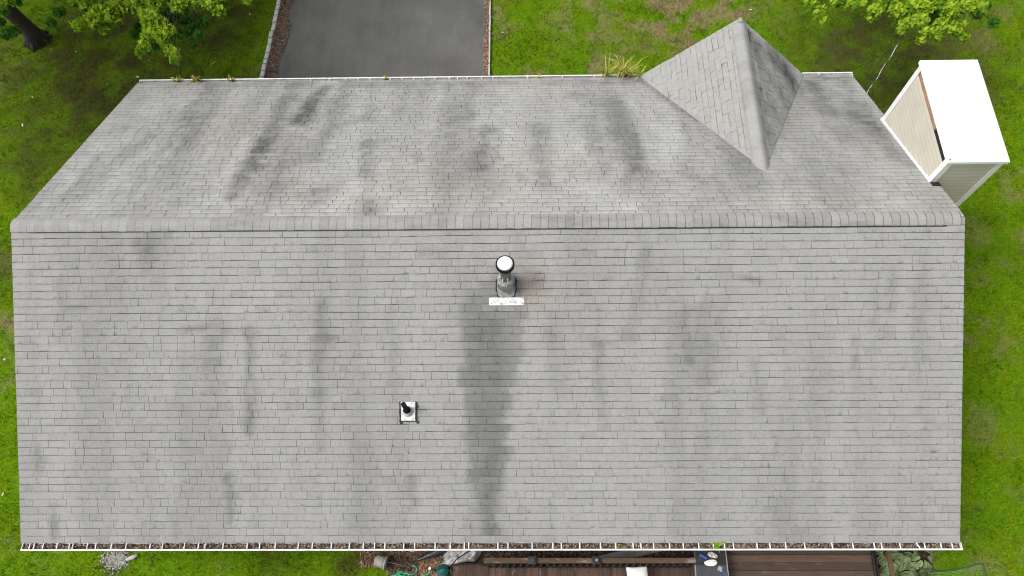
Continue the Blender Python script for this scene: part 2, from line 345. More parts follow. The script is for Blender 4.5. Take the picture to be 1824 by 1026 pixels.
def shingles(name, sf, U, V, parent, segs=None, wetpoly=None, warm=None, clip=None, varamt=.04, gapv=.009, u0=0, broad=None, blotch=0, gaps=(.0015, .0022, .003, .0045, .006), tone=1.0, streak=0, fine=0.0, grad=0.0, butt=.92):
    o, uu, dd, nn = sf; verts = []; faces = []; var = []; vfr = []; info = []
    nrow = int(round(V / EXP)); r = random.Random(name + str(U)); flip = np.cross(uu, dd).dot(nn) < 0
    P2 = []; NZ = []
    phase = r.random() * .3
    for k in range(nrow):
        v0, v1 = k * EXP, (k + 1) * EXP; phase = (phase + .14 + r.uniform(-.04, .04)) % .3; u = -phase; sag = r.uniform(-.003, .003)
        while u < U:
            w = r.choice([.25, .27, .285, .30, .29, .22, .20])
            if r.random() < .34: w = r.uniform(.09, .19)
            a, b = max(u, 0), min(u + w, U)
            if b - a > .012:
                g = r.choice(gaps) if a > 0 else 0; gl = g / 2; sl = r.uniform(-.003, .003)
                top = v0 + gapv * r.uniform(.5, 1.15)  # gap bares dark underlay, painting in the butt shadow and dirt line
                wv = (float(vnoise(a * .7 + k * 13.7, k * 5.1)) - .5) * .016; wt = (float(vnoise(a * .7 + (k - 1) * 13.7, (k - 1) * 5.1)) - .5) * .016 if k else 0; bot = v1 + r.uniform(-.003, .002) + wv; top += wt
                val = 1 + r.gauss(0, varamt) + (r.random() < .05) * -.07
                wp = 0.0
                pass
                hb = .011 + r.uniform(-.002, .004); ht = .004
                if clip is not None:
                    q = clip_poly([(a + gl, top), (b - gl, top), (b - gl + sl, bot), (a + gl + sl, bot)], clip)
                    if not q: u += w; continue
                    n = len(P2)
                    for (x, y) in q:
                        f = (y - v0) / EXP; P2.append((x, y)); NZ.append(ht + (hb - ht) * f); var.append(val); vfr.append(1 - f); info.append(wp)
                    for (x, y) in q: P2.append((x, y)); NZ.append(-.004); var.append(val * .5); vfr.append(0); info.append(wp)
                    m = len(q); faces.append(tuple(n + i for i in range(m)))
                    for i in range(m): faces.append((n + i, n + m + i, n + m + (i + 1) % m, n + (i + 1) % m))
                else:
                    nu = max(1, int((b - a) / .09)); n = len(P2)
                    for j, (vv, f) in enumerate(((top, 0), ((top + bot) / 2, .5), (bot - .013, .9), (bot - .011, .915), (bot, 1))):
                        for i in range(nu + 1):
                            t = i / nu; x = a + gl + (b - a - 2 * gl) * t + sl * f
                            P2.append((x, vv)); NZ.append(ht + (hb - ht) * f); var.append(val * (1 - grad * (f - .4)) * (butt if j > 2 else 1)); vfr.append(1 - f); info.append(wp)  # butt edge darkened: its shadow and dirt line put into the colour
                    for j in range(4):
                        for i in range(nu): q = n + j * (nu + 1) + i; faces.append((q, q + 1, q + nu + 2, q + nu + 1))
                    # skirt
                    q1 = nu + 1; loop = [n + i for i in range(q1)] + [n + q1 * j_ + nu for j_ in (1, 2, 3)] + [n + 4 * q1 + nu - i for i in range(q1)] + [n + q1 * j_ for j_ in (3, 2, 1)]
                    m = len(P2)
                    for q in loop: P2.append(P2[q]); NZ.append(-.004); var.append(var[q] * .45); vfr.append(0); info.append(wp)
                    for i in range(len(loop)): j = (i + 1) % len(loop); faces.append((loop[i], m + i, m + j, loop[j]))
            u += w
    P2 = np.array(P2); NZ = np.array(NZ); X = o + P2[:, :1] * uu + P2[:, 1:] * dd + NZ[:, None] * nn
    st = stain_at(P2[:, 0], P2[:, 1], segs) if segs is not None else np.zeros(len(P2))
    if wetpoly: info = wet_at(P2, wetpoly)
    var = np.array(var); uo = P2[:, 0] + u0
    br = (fbm(uo * .9, P2[:, 1] * .18, 4) - .5) * (broad if broad is not None else .25) + (fbm(uo * 2.6, P2[:, 1] * 2.2, 3) - .5) * blotch
    kv = np.floor(P2[:, 1] / EXP - .03); ju = uo + (vnoise(kv * 2.3, uo * 3) - .5) * .22   # courses hold the grime a little differently
    sn = sstep(.46, .72, fbm(ju * 1.5, P2[:, 1] * .28 + 3, 4)) * (.55 + .45 * sstep(.3, .6, fbm(uo * .5, P2[:, 1] * .7 + 60, 3)))
    sf_ = sstep(.42, .66, fbm((uo + (vnoise(kv * 1.7, uo * 4) - .5) * .12) * 3.4, P2[:, 1] * .22 + 90, 3)) * (.4 + .6 * vnoise(uo * .8 + 5, P2[:, 1] * .5))
    var = var * (1 + br) * tone * (1 - fine * sf_) * (1 - streak * sn * (.3 + .7 * sstep(.2, 1.6, P2[:, 1])))
    if flip: faces = [f[::-1] for f in faces]
    me = bpy.data.meshes.new(name); me.from_pydata(X.tolist(), [], faces); me.update(); me.materials.append(M['shingle'])
    wa = warm(P2[:, 0], P2[:, 1]) if warm else np.zeros(len(P2))
    for k_, v_ in (('var', var), ('stain', st), ('vfrac', np.array(vfr)), ('wet', np.array(info)), ('warm', wa)):
        a_ = me.attributes.new(k_, 'FLOAT', 'POINT'); a_.data.foreach_set('value', v_.astype(np.float32))
    ob = bpy.data.objects.new(name, me); COL.objects.link(ob); ob.parent = parent; ob.matrix_parent_inverse = Matrix.Translation(-parent.location)
    return ob

house = empty('house', (0, 0, 0)); tag(house, 'long single storey house with weathered grey shingle gable roof', 'house')
front_segs = seg_list(FRONT, [(385, 585, 368, 660, 16, .32), (449, 590, 444, 765, 9, .62), (572, 535, 567, 700, 8, .5), (575, 700, 570, 800, 7, .3), (106, 500, 112, 610, 8, .28), (268, 420, 262, 468, 13, .5), (245, 428, 250, 450, 9, .45),
    (409, 845, 411, 925, 5, .6), (735, 850, 735, 905, 5, .5), (95, 905, 98, 955, 7, .6), (68, 800, 70, 835, 5, .4), (1150, 450, 1122, 600, 11, .34), (1222, 545, 1224, 640, 7, .45), (1250, 560, 1258, 660, 20, .28),
    (1345, 640, 1350, 730, 10, .3), (1065, 605, 1067, 740, 9, .3), (1590, 483, 1588, 545, 8, .35), (982, 560, 984, 622, 6, .4), (1520, 605, 1521, 655, 6, .42), (310, 910, 313, 955, 5, .4), (1310, 492, 1350, 500, 5, .5),
    (330, 587, 370, 583, 4, .5), (1060, 610, 1090, 612, 4, .4), (555, 603, 600, 601, 4, .4), (120, 548, 150, 548, 4, .4), (750, 450, 790, 452, 7, .32), (700, 560, 705, 640, 12, .14), (1470, 560, 1472, 760, 16, .16), (1640, 500, 1640, 600, 12, .15),
    (1200, 570, 1196, 800, 12, .14), (320, 640, 322, 800, 14, .14), (640, 800, 640, 940, 14, .14), (200, 720, 205, 900, 16, .12), (1400, 840, 1395, 940, 12, .18), (980, 600, 1000, 700, 14, .12), (915, 505, 925, 525, 12, .45), (880, 505, 878, 535, 12, .35)])
rear_segs = seg_list(REAR, [(582, 158, 530, 215, 11, .62), (548, 190, 538, 215, 13, .6), (510, 180, 470, 270, 15, .42), (475, 255, 418, 345, 13, .55), (445, 290, 425, 320, 9, .4), (372, 160, 330, 215, 14, .34), (350, 200, 320, 290, 22, .2), (655, 255, 650, 312, 9, .45),
    (660, 190, 655, 240, 10, .3), (862, 230, 856, 300, 13, .42), (1095, 185, 1142, 305, 15, .26), (1135, 240, 1140, 300, 6, .35), (962, 225, 970, 330, 12, .36), (1060, 240, 1075, 315, 16, .36), (661, 360, 660, 382, 9, .5), (830, 155, 820, 200, 22, .25),
    (1130, 330, 1200, 320, 22, .22), (1040, 170, 1040, 230, 18, .25), (500, 330, 560, 350, 20, .25), (600, 180, 590, 330, 20, .18), (730, 170, 720, 330, 22, .15), (200, 280, 150, 340, 20, .14), (1445, 150, 1480, 200, 14, .45), (1500, 150, 1560, 230, 16, .35),
    (1550, 200, 1610, 285, 20, .3), (300, 152, 1130, 147, 10, .25), (1450, 140, 1515, 140, 9, .5), (740, 275, 745, 290, 6, .4), (925, 310, 928, 322, 5, .6), (1140, 145, 1240, 215, 5, .5), (1400, 290, 1430, 330, 14, .22), (1500, 300, 1540, 350, 20, .15), (250, 165, 200, 230, 14, .15)])
wet = [uv(FRONT, *p) for p in ((880, 480), (862, 500), (840, 520), (826, 540), (828, 560), (832, 592), (822, 625), (832, 700), (829, 790), (838, 830), (846, 880), (852, 915), (868, 955), (884, 955), (885, 880), (896, 830), (904, 790), (906, 740), (914, 700), (914, 650), (928, 610), (926, 575), (930, 560), (928, 530), (918, 500), (905, 480))]
fu, fv = uv(FRONT, 945, 500)
rear_segs[:, 5] = np.clip(rear_segs[:, 5] * .95, 0, .65); rear_segs[:, 4] *= 2.0; front_segs[:, 5] *= .72; front_segs[:, 4] *= 1.55
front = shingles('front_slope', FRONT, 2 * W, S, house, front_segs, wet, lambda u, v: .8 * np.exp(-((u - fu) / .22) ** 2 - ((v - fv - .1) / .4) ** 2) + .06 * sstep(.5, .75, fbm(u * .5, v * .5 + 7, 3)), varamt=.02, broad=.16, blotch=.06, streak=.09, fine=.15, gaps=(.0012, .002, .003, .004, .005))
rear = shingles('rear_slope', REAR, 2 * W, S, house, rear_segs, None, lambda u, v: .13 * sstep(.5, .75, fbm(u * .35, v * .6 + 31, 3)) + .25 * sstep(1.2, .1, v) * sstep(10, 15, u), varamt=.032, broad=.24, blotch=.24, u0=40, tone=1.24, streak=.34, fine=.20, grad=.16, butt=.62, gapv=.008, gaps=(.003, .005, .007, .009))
# deck of the roof under the shingles, fascia, soffit, walls
m = MB()
for sgn in (-1, 1):
    a = np.array([-W + .004, 0, ZR - .001]); d = np.array([0, sgn * math.cos(TH), -math.sin(TH)]); n = np.array([0, sgn * math.sin(TH), math.cos(TH)])
    p = [a, a + np.array([2 * W - .008, 0, 0])]; q = [x + d * (S - .004) for x in p]
    low = lambda x: x - np.array([0, 0, .05])
    tp = [p[0], p[1], q[1], q[0]]; tp = tp if sgn < 0 else tp
    m.hexa([low(x) for x in tp] + tp)
m.build('roof_deck', M['under'], house)
WY = Y - .42; WX = W - .10
m = MB(); m.box(-WX, WX, -WY, WY, 0, ZE - .15)
for s_ in (-1, 1):
    x = s_ * WX
    m.poly([(x, -WY, ZE - .15), (x, WY, ZE - .15), (x, 0, ZE - .15 + WY * math.tan(TH) + .05)])
m.build('wall', M['wall'], house)
m = MB()
for s_ in (-1, 1):
    m.box(-W + .03, W - .03, s_ * Y - .056 if s_ > 0 else -Y + .002, s_ * Y - .036 if s_ > 0 else -Y + .022, ZE - .2, ZE - .062)
    m.box(-W + .03, W - .03, min(s_ * WY, s_ * (Y - .03)), max(s_ * WY, s_ * (Y - .03)), ZE - .2, ZE - .185)
for x in (-W + .012, W - .012):
    for s_ in (-1, 1):
        e = np.array([x, s_ * Y, ZE - .14]); t_ = np.array([x, 0, ZR - .14]); m.bar(e, t_, .02, .16)
m.build('fascia', M['white_trim'], house)

# ridge cap: overlapping bent shingles over a ridge vent
def ridge_cap(name, p0, p1, side, slope_l, slope_r, half, rise, step, parent, wob=.004, last=None, segs=7, varamt=.05, seam=.45, thin=1.0):
    """side: unit vector across the ridge; slopes: drop per metre on the -side / +side"""
    p0 = np.array(p0, float); p1 = np.array(p1, float); L = np.linalg.norm(p1 - p0); ax = (p1 - p0) / L; side = np.array(side, float); V = []; F = []; var = []; n = int(L / step); r = random.Random(name)
    for i in range(n):
        a, b = i * step, min((i + 1) * step + .006, L); lift0, lift1 = .0015, .0015 + (.007 + r.uniform(0, .004)) * thin; val = 1 + r.gauss(0, varamt); jit = r.uniform(-wob, wob); base = len(V); skew = r.uniform(-.004, .004)
        for (tt, lf, vk) in ((a, lift1, 1), (a + .009, lift1 - .0005, 1), (b - .016, lift0, 1), (b - .0155, lift0, seam), (b, lift0, seam)):
            for k in range(segs * 2 + 1):
                q = (k - segs) / segs; x = q * (half + jit); sl = slope_l if q < 0 else slope_r
                z = -abs(x) * sl; R_ = half * .55; z = z + rise - (0 if abs(x) > R_ else (R_ - abs(x)) ** 2 / (2 * R_) * sl)
                if abs(q) > .99: z -= rise * .35
                V.append(p0 + ax * (tt + skew * q) + side * x + np.array([0, 0, z + lf])); var.append(val * vk * (1 + .03 * q))
        m_ = segs * 2 + 1
        for g_ in range(4):
            for k in range(m_ - 1): F.append((base + g_ * m_ + k, base + g_ * m_ + k + 1, base + (g_ + 1) * m_ + k + 1, base + (g_ + 1) * m_ + k))
        # butt faces and long edges
        b2 = len(V)
        for k in range(m_): V.append(V[base + k] - np.array([0, 0, .014])); var.append(.55)
        for k in range(m_ - 1): F.append((base + k + 1, base + k, b2 + k, b2 + k + 1))
        for (c0, c1, sg) in ((base, base + 4 * m_, -1), (base + m_ - 1, base + 5 * m_ - 1, 1)):
            b3 = len(V); sl = slope_l if sg < 0 else slope_r
            V.append(V[c0] - np.array([0, 0, rise + .0])); V.append(V[c1] - np.array([0, 0, rise + .0])); var += [.3, .3]; F.append((c0, c1, b3 + 1, b3))
    X = np.array(V); me = bpy.data.meshes.new(name); me.from_pydata(X.tolist(), [], F); me.update(); me.materials.append(M['shingle'])
    z0 = np.zeros(len(V))
    st = .35 * sstep(.52, .75, fbm(X[:, 0] * 1.5 + 5, X[:, 1] * 6, 3))
    for k_, v_ in (('var', np.array(var) * 1.06), ('stain', st * .7), ('vfrac', z0 + 1), ('wet', z0), ('warm', .15 * sstep(4, 8, X[:, 0]))):
        a_ = me.attributes.new(k_, 'FLOAT', 'POINT'); a_.data.foreach_set('value', v_.astype(np.float32))
    ob = bpy.data.objects.new(name, me); COL.objects.link(ob); ob.parent = parent
    return ob
tn = math.tan(TH)
ridge_cap('ridge_cap', (-W - .004, 0, ZR), (W + .004, 0, ZR), (0, 1, 0), tn, tn, .135, .022, .142, house)
# dark strip added to paint the shadow line under the cap's front edge
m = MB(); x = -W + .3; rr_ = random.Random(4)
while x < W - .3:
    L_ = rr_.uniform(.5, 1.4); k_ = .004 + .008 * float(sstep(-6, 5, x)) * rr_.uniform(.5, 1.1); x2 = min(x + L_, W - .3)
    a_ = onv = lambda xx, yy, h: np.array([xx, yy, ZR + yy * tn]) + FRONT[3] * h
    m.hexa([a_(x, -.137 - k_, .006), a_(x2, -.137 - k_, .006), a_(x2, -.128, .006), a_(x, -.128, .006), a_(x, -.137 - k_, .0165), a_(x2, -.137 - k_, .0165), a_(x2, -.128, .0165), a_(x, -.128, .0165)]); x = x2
m.build('ridge_shadow_strip', M['tar'], house)
# dormer gable
dorm = empty('gable_dormer', (XD, Y, ZE)); dorm.parent = house
zD = ZE + HD
def dslope(nm, xc, sgn):
    # plane through ridge line (XD, y, zD) and eave corner (xc, Y, ZE)
    o = np.array([XD, Y + .02, zD]); u = np.array([0, -1., 0]); d = np.array([xc - XD, 0, -HD]); d /= np.linalg.norm(d); n = np.cross(u, d); n *= np.sign(n[2])
    Lr = Y + .02 - YM; Vd = math.hypot(xc - XD, HD)
    tri = [(0, 0), (Lr, 0), (0.02, Vd), (0, Vd)]
    if (tri[1][0] - tri[0][0]) * (tri[2][1] - tri[0][1]) - (tri[1][1] - tri[0][1]) * (tri[2][0] - tri[0][0]) < 0: tri = tri[::-1]
    C = tri
    sf = (o + n * .024, u, d, n)
    sg = np.array([(.3, .3, .5, 1.9, .3, .65), (.05, 1.2, .9, 1.9, .35, .4), (1.6, .35, 1.7, .75, .12, .7), (.9, .5, 1.3, 1.5, .3, .4), (.15, .15, .6, .5, .2, .5), (1.9, .3, 2.6, .3, .14, .35)]) if sgn > 0 else np.array([(1.9, 1.1, 2.0, 1.2, .05, .3)])
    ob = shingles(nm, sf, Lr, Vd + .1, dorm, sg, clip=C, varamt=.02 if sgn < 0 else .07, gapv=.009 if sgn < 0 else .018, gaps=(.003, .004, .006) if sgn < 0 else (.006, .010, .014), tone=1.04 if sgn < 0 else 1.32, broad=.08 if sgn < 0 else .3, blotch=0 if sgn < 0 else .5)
    return o, n
oL, nL = dslope('dormer_left_slope', XL, -1); oR, nR = dslope('dormer_right_slope', XRD, 1)
m = MB()
A = (XD, Y + .015, zD); Bm = (XD, YM - .01, zD); Lc = (XL, Y + .015, ZE); Rc = (XRD, Y + .015, ZE)
lo = lambda p, k=.05: (p[0], p[1], p[2] - k)
m.poly([A, Lc, Bm]); m.poly([A, Bm, Rc]); m.poly([lo(A), lo(Bm), lo(Lc)]); m.poly([lo(A), lo(Rc), lo(Bm)])
m.poly([A, lo(A), lo(Lc), Lc]); m.poly([A, Rc, lo(Rc), lo(A)])
m.build('dormer_deck', M['under'], dorm)
m = MB(); m.poly([(XL + .25, WY, ZE - .2), (XRD - .25, WY, ZE - .2), (XD, WY, zD - .25)]); m.poly([(XL + .25, WY + .01, ZE - .2), (XRD - .25, WY + .01, ZE - .2), (XD, WY + .01, zD - .25)]); m.build('dormer_wall', M['wall'], dorm)
m = MB(); m.bar((XL, Y - .01, ZE - .12), (XD, Y - .01, zD - .13), .02, .14); m.bar((XD, Y - .012, zD - .13), (XRD, Y - .012, ZE - .12), .02, .14); m.build('rake_board', M['white_trim'], dorm)
slL = HD / (XD - XL); slR = HD / (XRD - XD)
MB().box(XD - .03, XD + .03, Y - .08, Y + .027, zD - .09, zD + .045).build('ridge_filler', M['pot'], dorm)
c_ = ridge_cap('dormer_ridge_cap', (XD, YM - .12, zD), (XD, Y + .03, zD), (1, 0, 0), slL, slR, .160, .075, .142, dorm, wob=.001, varamt=.01, seam=1.0, thin=.3)
c_.matrix_parent_inverse = Matrix.Translation(-dorm.location)
for nm_ in ():
    pass

# gutters
def gutter(nm, ysgn, x0, x1, spikes, parent):
    pr = [(0, -.062), (.012, -.115), (.085, -.115), (.105, -.09), (.118, -.045), (.122, -.012), (.108, -.010), (.106, -.02), (.104, -.05), (.09, -.088), (.078, -.105), (.016, -.105), (.006, -.062)]
    y0 = ysgn * (Y + .001 - (.034 if ysgn > 0 else 0)); m = MB(); n = len(pr)
    for x in (x0, x1):
        for (a, b) in pr: m.v.append((x, y0 + ysgn * a, ZE + b))
    for i in range(n):
        j = (i + 1) % n; f = (i, j, n + j, n + i); m.f.append(f if ysgn > 0 else f[::-1])
    for x in (x0, x1):
        m.box(x - .004, x + .004, min(y0 + ysgn * .004, y0 + ysgn * .12), max(y0 + ysgn * .004, y0 + ysgn * .12), ZE - .114, ZE - .013)
    # rolled front lip
    m.tube([(x0, y0 + ysgn * .115, ZE - .008), ((x0 + x1) / 2, y0 + ysgn * .1155, ZE - .010), (x1, y0 + ysgn * .115, ZE - .008)], .0145, 8)
    g = m.build(nm, M['white_gutter'], parent)
    for (x, sk) in spikes:
        s_ = MB(); s_.tube([(x, y0 - ysgn * .01, ZE - .022), (x + sk, y0 + ysgn * .112, ZE - .020 if ysgn < 0 else ZE - .012)], .0105, 8); s_.build('gutter_spike', M['white_gutter'], g)
    return g
spx = [52, 60, 76, 101, 123, 129, 155, 170, 198, 224, 267, 289, 328, 353, 365, 397, 440, 462, 490, 531, 556, 590, 622, 647, 667, 685.5, 719, 738.6, 775, 802, 827, 835, 887, 905, 948, 985, 1000, 1033, 1070, 1097, 1128, 1142, 1164.5, 1193, 1217.5, 1245, 1271, 1291, 1307, 1349, 1372, 1400, 1434, 1483, 1520, 1558, 1571, 1604, 1633, 1648, 1677, 1697]
fg = gutter('gutter', -1, -W + .02, W + .025, [(at(p, 970, ZE)[0], .06 if p == 1633 else 0) for p in spx], house)
def xeave(px): return at(px, 141, ZE)[0]
rg = gutter('gutter', 1, -W + .02, XL - .02, [(xeave(p), 0) for p in (553, 587, 616, 638, 659, 695, 716, 737, 755, 775, 800, 815, 832, 858, 878, 940, 1002, 1060, 1083, 1101)], house)
rg2 = gutter('gutter', 1, XRD + .02, W + .02, [(xeave(p), 0) for p in (1461,)], house)

# flue pipe on the front slope
fb = at_plane(902, 521, FRONT[0], FRONT[3]); fx, fy = fb[0], fb[1] + .10; fz = FRONT[0][2] + fy * tn + 0.0
zc = top_z(fx, fy, 469)
fl = empty('flue_pipe', (fx, fy, fz)); fl.parent = house
nF = FRONT[3]; dF = FRONT[2]
def onF(x, y, h=0): return np.array([x, y, ZR + y * tn]) + nF * h
MB().tube([(fx, fy, fz - .1), (fx, fy, zc - .02)], .088, 28, False).build('pipe', M['steel'], fl, True)
m = MB(); m.tube([(fx, fy, fz + .34), (fx, fy, fz + .30), (fx, fy, fz + .26)], [.09, .14, .145], 28, False); m.build('storm_collar', M['flash'], fl, True)
m = MB(); base = [];
# flashing cone that grows out of an oblong base lying on the slope
N = 32
rings = []
for (h, rx, rd, sh) in ((.0, .155, .185, .03), (.02, .15, .175, .03), (.10, .14, .14, .02), (.26, .115, .115, 0), (.29, .095, .095, 0)):
    ring = []
    for k in range(N):
        t = 2 * math.pi * k / N; ex = .6 if h < .05 else 1
        cx_ = math.copysign(abs(math.cos(t)) ** ex, math.cos(t)) * rx; sy_ = math.copysign(abs(math.sin(t)) ** ex, math.sin(t)) * rd
        if h < .05: p = onF(fx + cx_, fy - .03, .014 + h) + dF * (sy_ - 0.015)
        else: p = np.array([fx + cx_, fy + sy_ - sh, fz + h])
        ring.append(p)
    rings.append(ring)
for r_ in rings: m.v += [tuple(p) for p in r_]
for i in range(len(rings) - 1):
    for k in range(N): m.f.append((i * N + k, i * N + (k + 1) % N, (i + 1) * N + (k + 1) % N, (i + 1) * N + k))
m.build('flashing_cone', M['flash'], fl, True)
m = MB()
for k in range(26):
    t = 2 * math.pi * k / 26; r0 = .165 + random.uniform(-.008, .012)
    p = onF(fx + r0 * math.copysign(abs(math.cos(t)) ** .65, math.cos(t)), fy - .03, .012) + dF * (math.copysign(abs(math.sin(t)) ** .65, math.sin(t)) * (r0 + .028) - .015)
    t2 = t + 2 * math.pi / 26
    q = onF(fx + r0 * math.copysign(abs(math.cos(t2)) ** .65, math.cos(t2)), fy - .03, .012) + dF * (math.copysign(abs(math.sin(t2)) ** .65, math.sin(t2)) * (r0 + .028) - .015)
    m.tube([p, q], [.010 + random.random() * .006, .010 + random.random() * .006], 6)
m.build('tar_seal', M['tar'], fl)
m = MB(); m.tube([(fx, fy, zc - .075), (fx, fy, zc - .07), (fx, fy, zc - .02), (fx, fy, zc - .012)], [.128, .150, .150, .128], 32); m.build('cap_skirt', M['rubber'], fl)
m = MB(); m.tube([(fx, fy, zc - .012), (fx, fy, zc + .012), (fx, fy, zc + .028), (fx, fy, zc + .038), (fx, fy, zc + .042)], [.126, .118, .095, .055, .004], 32); m.build('rain_cap', M['cap_metal'], fl, True)
for dx in (-.045, .03): MB().bar((fx + dx, fy - .096, fz + .48), (fx + dx * 1.3, fy - .100, fz + .36), .014, .008).build('bracket', M['white_metal'], fl)
pu0 = uv(FRONT, 871, 530); pu1 = uv(FRONT, 934, 543.5)
def onuv(u, v, h): return FRONT[0] + FRONT[1] * u + FRONT[2] * v + nF * h
m = MB(); m.hexa([onuv(a, b, .012) for a, b in ((pu0[0], pu0[1]), (pu1[0], pu0[1]), (pu1[0], pu1[1]), (pu0[0], pu1[1]))] + [onuv(a, b, c) for a, b, c in ((pu0[0], pu0[1], .03), (pu1[0], pu0[1], .03), (pu1[0], pu1[1], .022), (pu0[0], pu1[1], .022))])
um = (pu0[0] + pu1[0]) / 2
m.build('flashing_plate', M['plate'], fl)
for (a, b) in ((.04, .10), (.2, .095), (.44, .09), (.57, .10)):
    p = onuv(pu0[0] + a, pu0[1] + b, .029 - .004 * b / .12); MB().tube([p, p + nF * .003], [.013, .004], 10).build('nail_head', M['flash'], fl)
# plumbing vent
va = uv(FRONT, 711.5, 715); vb = uv(FRONT, 743, 751)
vent = empty('plumbing_vent', tuple(onuv((va[0] + vb[0]) / 2, (va[1] + vb[1]) / 2, 0))); vent.parent = house
def slab(m, u0, v0, u1, v1, h0, h1): return m.hexa([onuv(a, b, h0) for a, b in ((u0, v0), (u1, v0), (u1, v1), (u0, v1))] + [onuv(a, b, h1) for a, b in ((u0, v0), (u1, v0), (u1, v1), (u0, v1))])
slab(MB(), va[0] + .02, va[1] + .005, vb[0] - .02, vb[1] - .02, .012, .0185).build('flashing_plate', M['plate'], vent)
m = MB(); r = random.Random(3)
for xx in (va[0] + .012, vb[0] - .012):
    vv = va[1]
    while vv < vb[1] - .01:
        vn = vv + .045; w_ = r.uniform(.009, .016)
        slab(m, xx - w_ * r.uniform(.8, 1.3), vv, xx + w_ * r.uniform(.8, 1.3), min(vn, vb[1]), .010, .022 + r.uniform(0, .004)); vv = vn
uu_ = va[0] + .03
while uu_ < vb[0] - .02:
    slab(m, uu_, vb[1] - .018, uu_ + .035, vb[1] - .006 + r.uniform(0, .006), .009, .021); uu_ += .036
for (a, b) in ((.03, .36), (.31, .35), (.30, .08)): slab(m, va[0] + a - .022, va[1] + b - .015, va[0] + a + .02, va[1] + b + .022, .011, .027)
m.build('tar_seal', M['tar'], vent)
vp = at_plane(726, 733, FRONT[0], FRONT[3]); vx, vy = vp[0], vp[1]; vz = ZR + vy * tn; vt = top_z(vx, vy, 720)
m = MB(); m.tube([onF(vx, vy, .012), onF(vx, vy, .03), np.array([vx, vy, vz + .09])], [.088, .08, .06], 24); m.build('boot', M['grey_boot'], vent, True)
m = MB(); m.tube([(vx, vy, vz + .05), (vx, vy, vz + .115), (vx, vy, vz + .135)], [.068, .062, .045], 24); m.build('rubber_collar', M['rubber'], vent, True)
m = MB(); m.tube([(vx, vy, vz + .05), (vx, vy, vt), (vx, vy, vt + .001), (vx, vy, vt - .12)], [.040, .040, .033, .033], 24, False); m.poly([(vx + .034 * math.cos(t * .4), vy + .034 * math.sin(t * .4), vt - .11) for t in range(15)]); m.build('pipe', M['rubber'], vent)

# chimney chase at the right gable end
ZC = ZE + 2.62
cc = [at(*p, ZC) for p in ((1642, 107), (1745, 105), (1796, 285), (1688, 291))]
X0 = (cc[0][0] + cc[3][0]) / 2; X1 = (cc[1][0] + cc[2][0]) / 2; Y0 = (cc[2][1] + cc[3][1]) / 2; Y1 = (cc[0][1] + cc[1][1]) / 2
print('chimney', X0, X1, Y0, Y1)
ch = empty('chimney_chase', ((X0 + X1) / 2, (Y0 + Y1) / 2, 0)); ch.parent = house
m = MB(); m.box(X0, X1, Y0, Y1, ZC - .075, ZC - .012)
m.hexa([(X0 + .006, Y0 + .006, ZC - .012), (X1 - .006, Y0 + .006, ZC - .012), (X1 - .006, Y1 - .006, ZC - .012), (X0 + .006, Y1 - .006, ZC - .012), (X0 + .03, Y0 + .03, ZC), (X1 - .03, Y0 + .03, ZC), (X1 - .03, Y1 - .03, ZC), (X0 + .03, Y1 - .03, ZC)])
m.build('chase_cover', M['cap_metal'], ch)
mm = at(1693, 284, ZC); MB().tube([(mm[0], mm[1], ZC - .001), (mm[0] + .001, mm[1], ZC + .003)], [.028, .02], 7).build('sealant_spot', M['flash'], ch)
i_ = .055; x0, x1, y0, y1 = X0 + i_, X1 - i_, Y0 + i_, Y1 - i_; zt = ZC - .08
MB().box(x0 + .02, x1 - .02, y0 + .02, y1 - .02, 0, zt).build('chase_core', M['osb'], ch)
def lap_siding(face, ztop, dx):
    m = MB(); e = .105; z = 0.0
    while z < ztop - .01:
        z2 = min(z + e, ztop)
        if face == 'left': m.poly([(x0 - .012, y1 - .02, z), (x0 - .012, y0 + .02, z), (x0 + .004, y0 + .02, z2), (x0 + .004, y1 - .02, z2)]); m.poly([(x0 + .004, y1 - .02, z), (x0 + .004, y0 + .02, z), (x0 - .012, y0 + .02, z), (x0 - .012, y1 - .02, z)])
        if face == 'right': m.poly([(x1 + .012, y0 + .02, z), (x1 + .012, y1 - .02, z), (x1 - .004, y1 - .02, z2), (x1 - .004, y0 + .02, z2)])
        if face == 'front': m.poly([(x0 + .02, y0 - .012, z), (x1 - .02, y0 - .012, z), (x1 - .02, y0 + .004, z2), (x0 + .02, y0 + .004, z2)]); m.poly([(x0 + .02, y0 + .004, z), (x1 - .02, y0 + .004, z), (x1 - .02, y0 - .012, z), (x0 + .02, y0 - .012, z)])
        if face == 'back': m.poly([(x1 - .02, y1 + .012, z), (x0 + .02, y1 + .012, z), (x0 + .02, y1 - .004, z2), (x1 - .02, y1 - .004, z2)])
        z = z2
    return m
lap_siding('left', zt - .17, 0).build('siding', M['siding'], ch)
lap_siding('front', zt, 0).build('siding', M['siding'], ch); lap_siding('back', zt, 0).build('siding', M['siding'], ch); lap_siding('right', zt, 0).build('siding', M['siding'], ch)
MB().box(x0 + .004, x0 + .019, y0 + .06, y0 + .75, zt - .17, zt - .01).build('open_gap', M['black'], ch)
for (cx_, cy_, sx_, sy_) in ((x0, y0, 1, 1), (x1, y0, -1, 1), (x0, y1, 1, -1), (x1, y1, -1, -1)):
    m = MB(); a, b = cx_ - sx_ * .022, cx_ + sx_ * .075; c, d = cy_ - sy_ * .022, cy_ - sy_ * .002
    m.box(min(a, b), max(a, b), min(c, d), max(c, d), 0, zt + .004)
    a, b = cx_ - sx_ * .022, cx_ - sx_ * .002; c, d = cy_ - sy_ * .002, cy_ + sy_ * .085
    m.box(min(a, b), max(a, b), min(c, d), max(c, d), 0, zt + .004); m.build('corner_trim', M['white_trim'], ch)
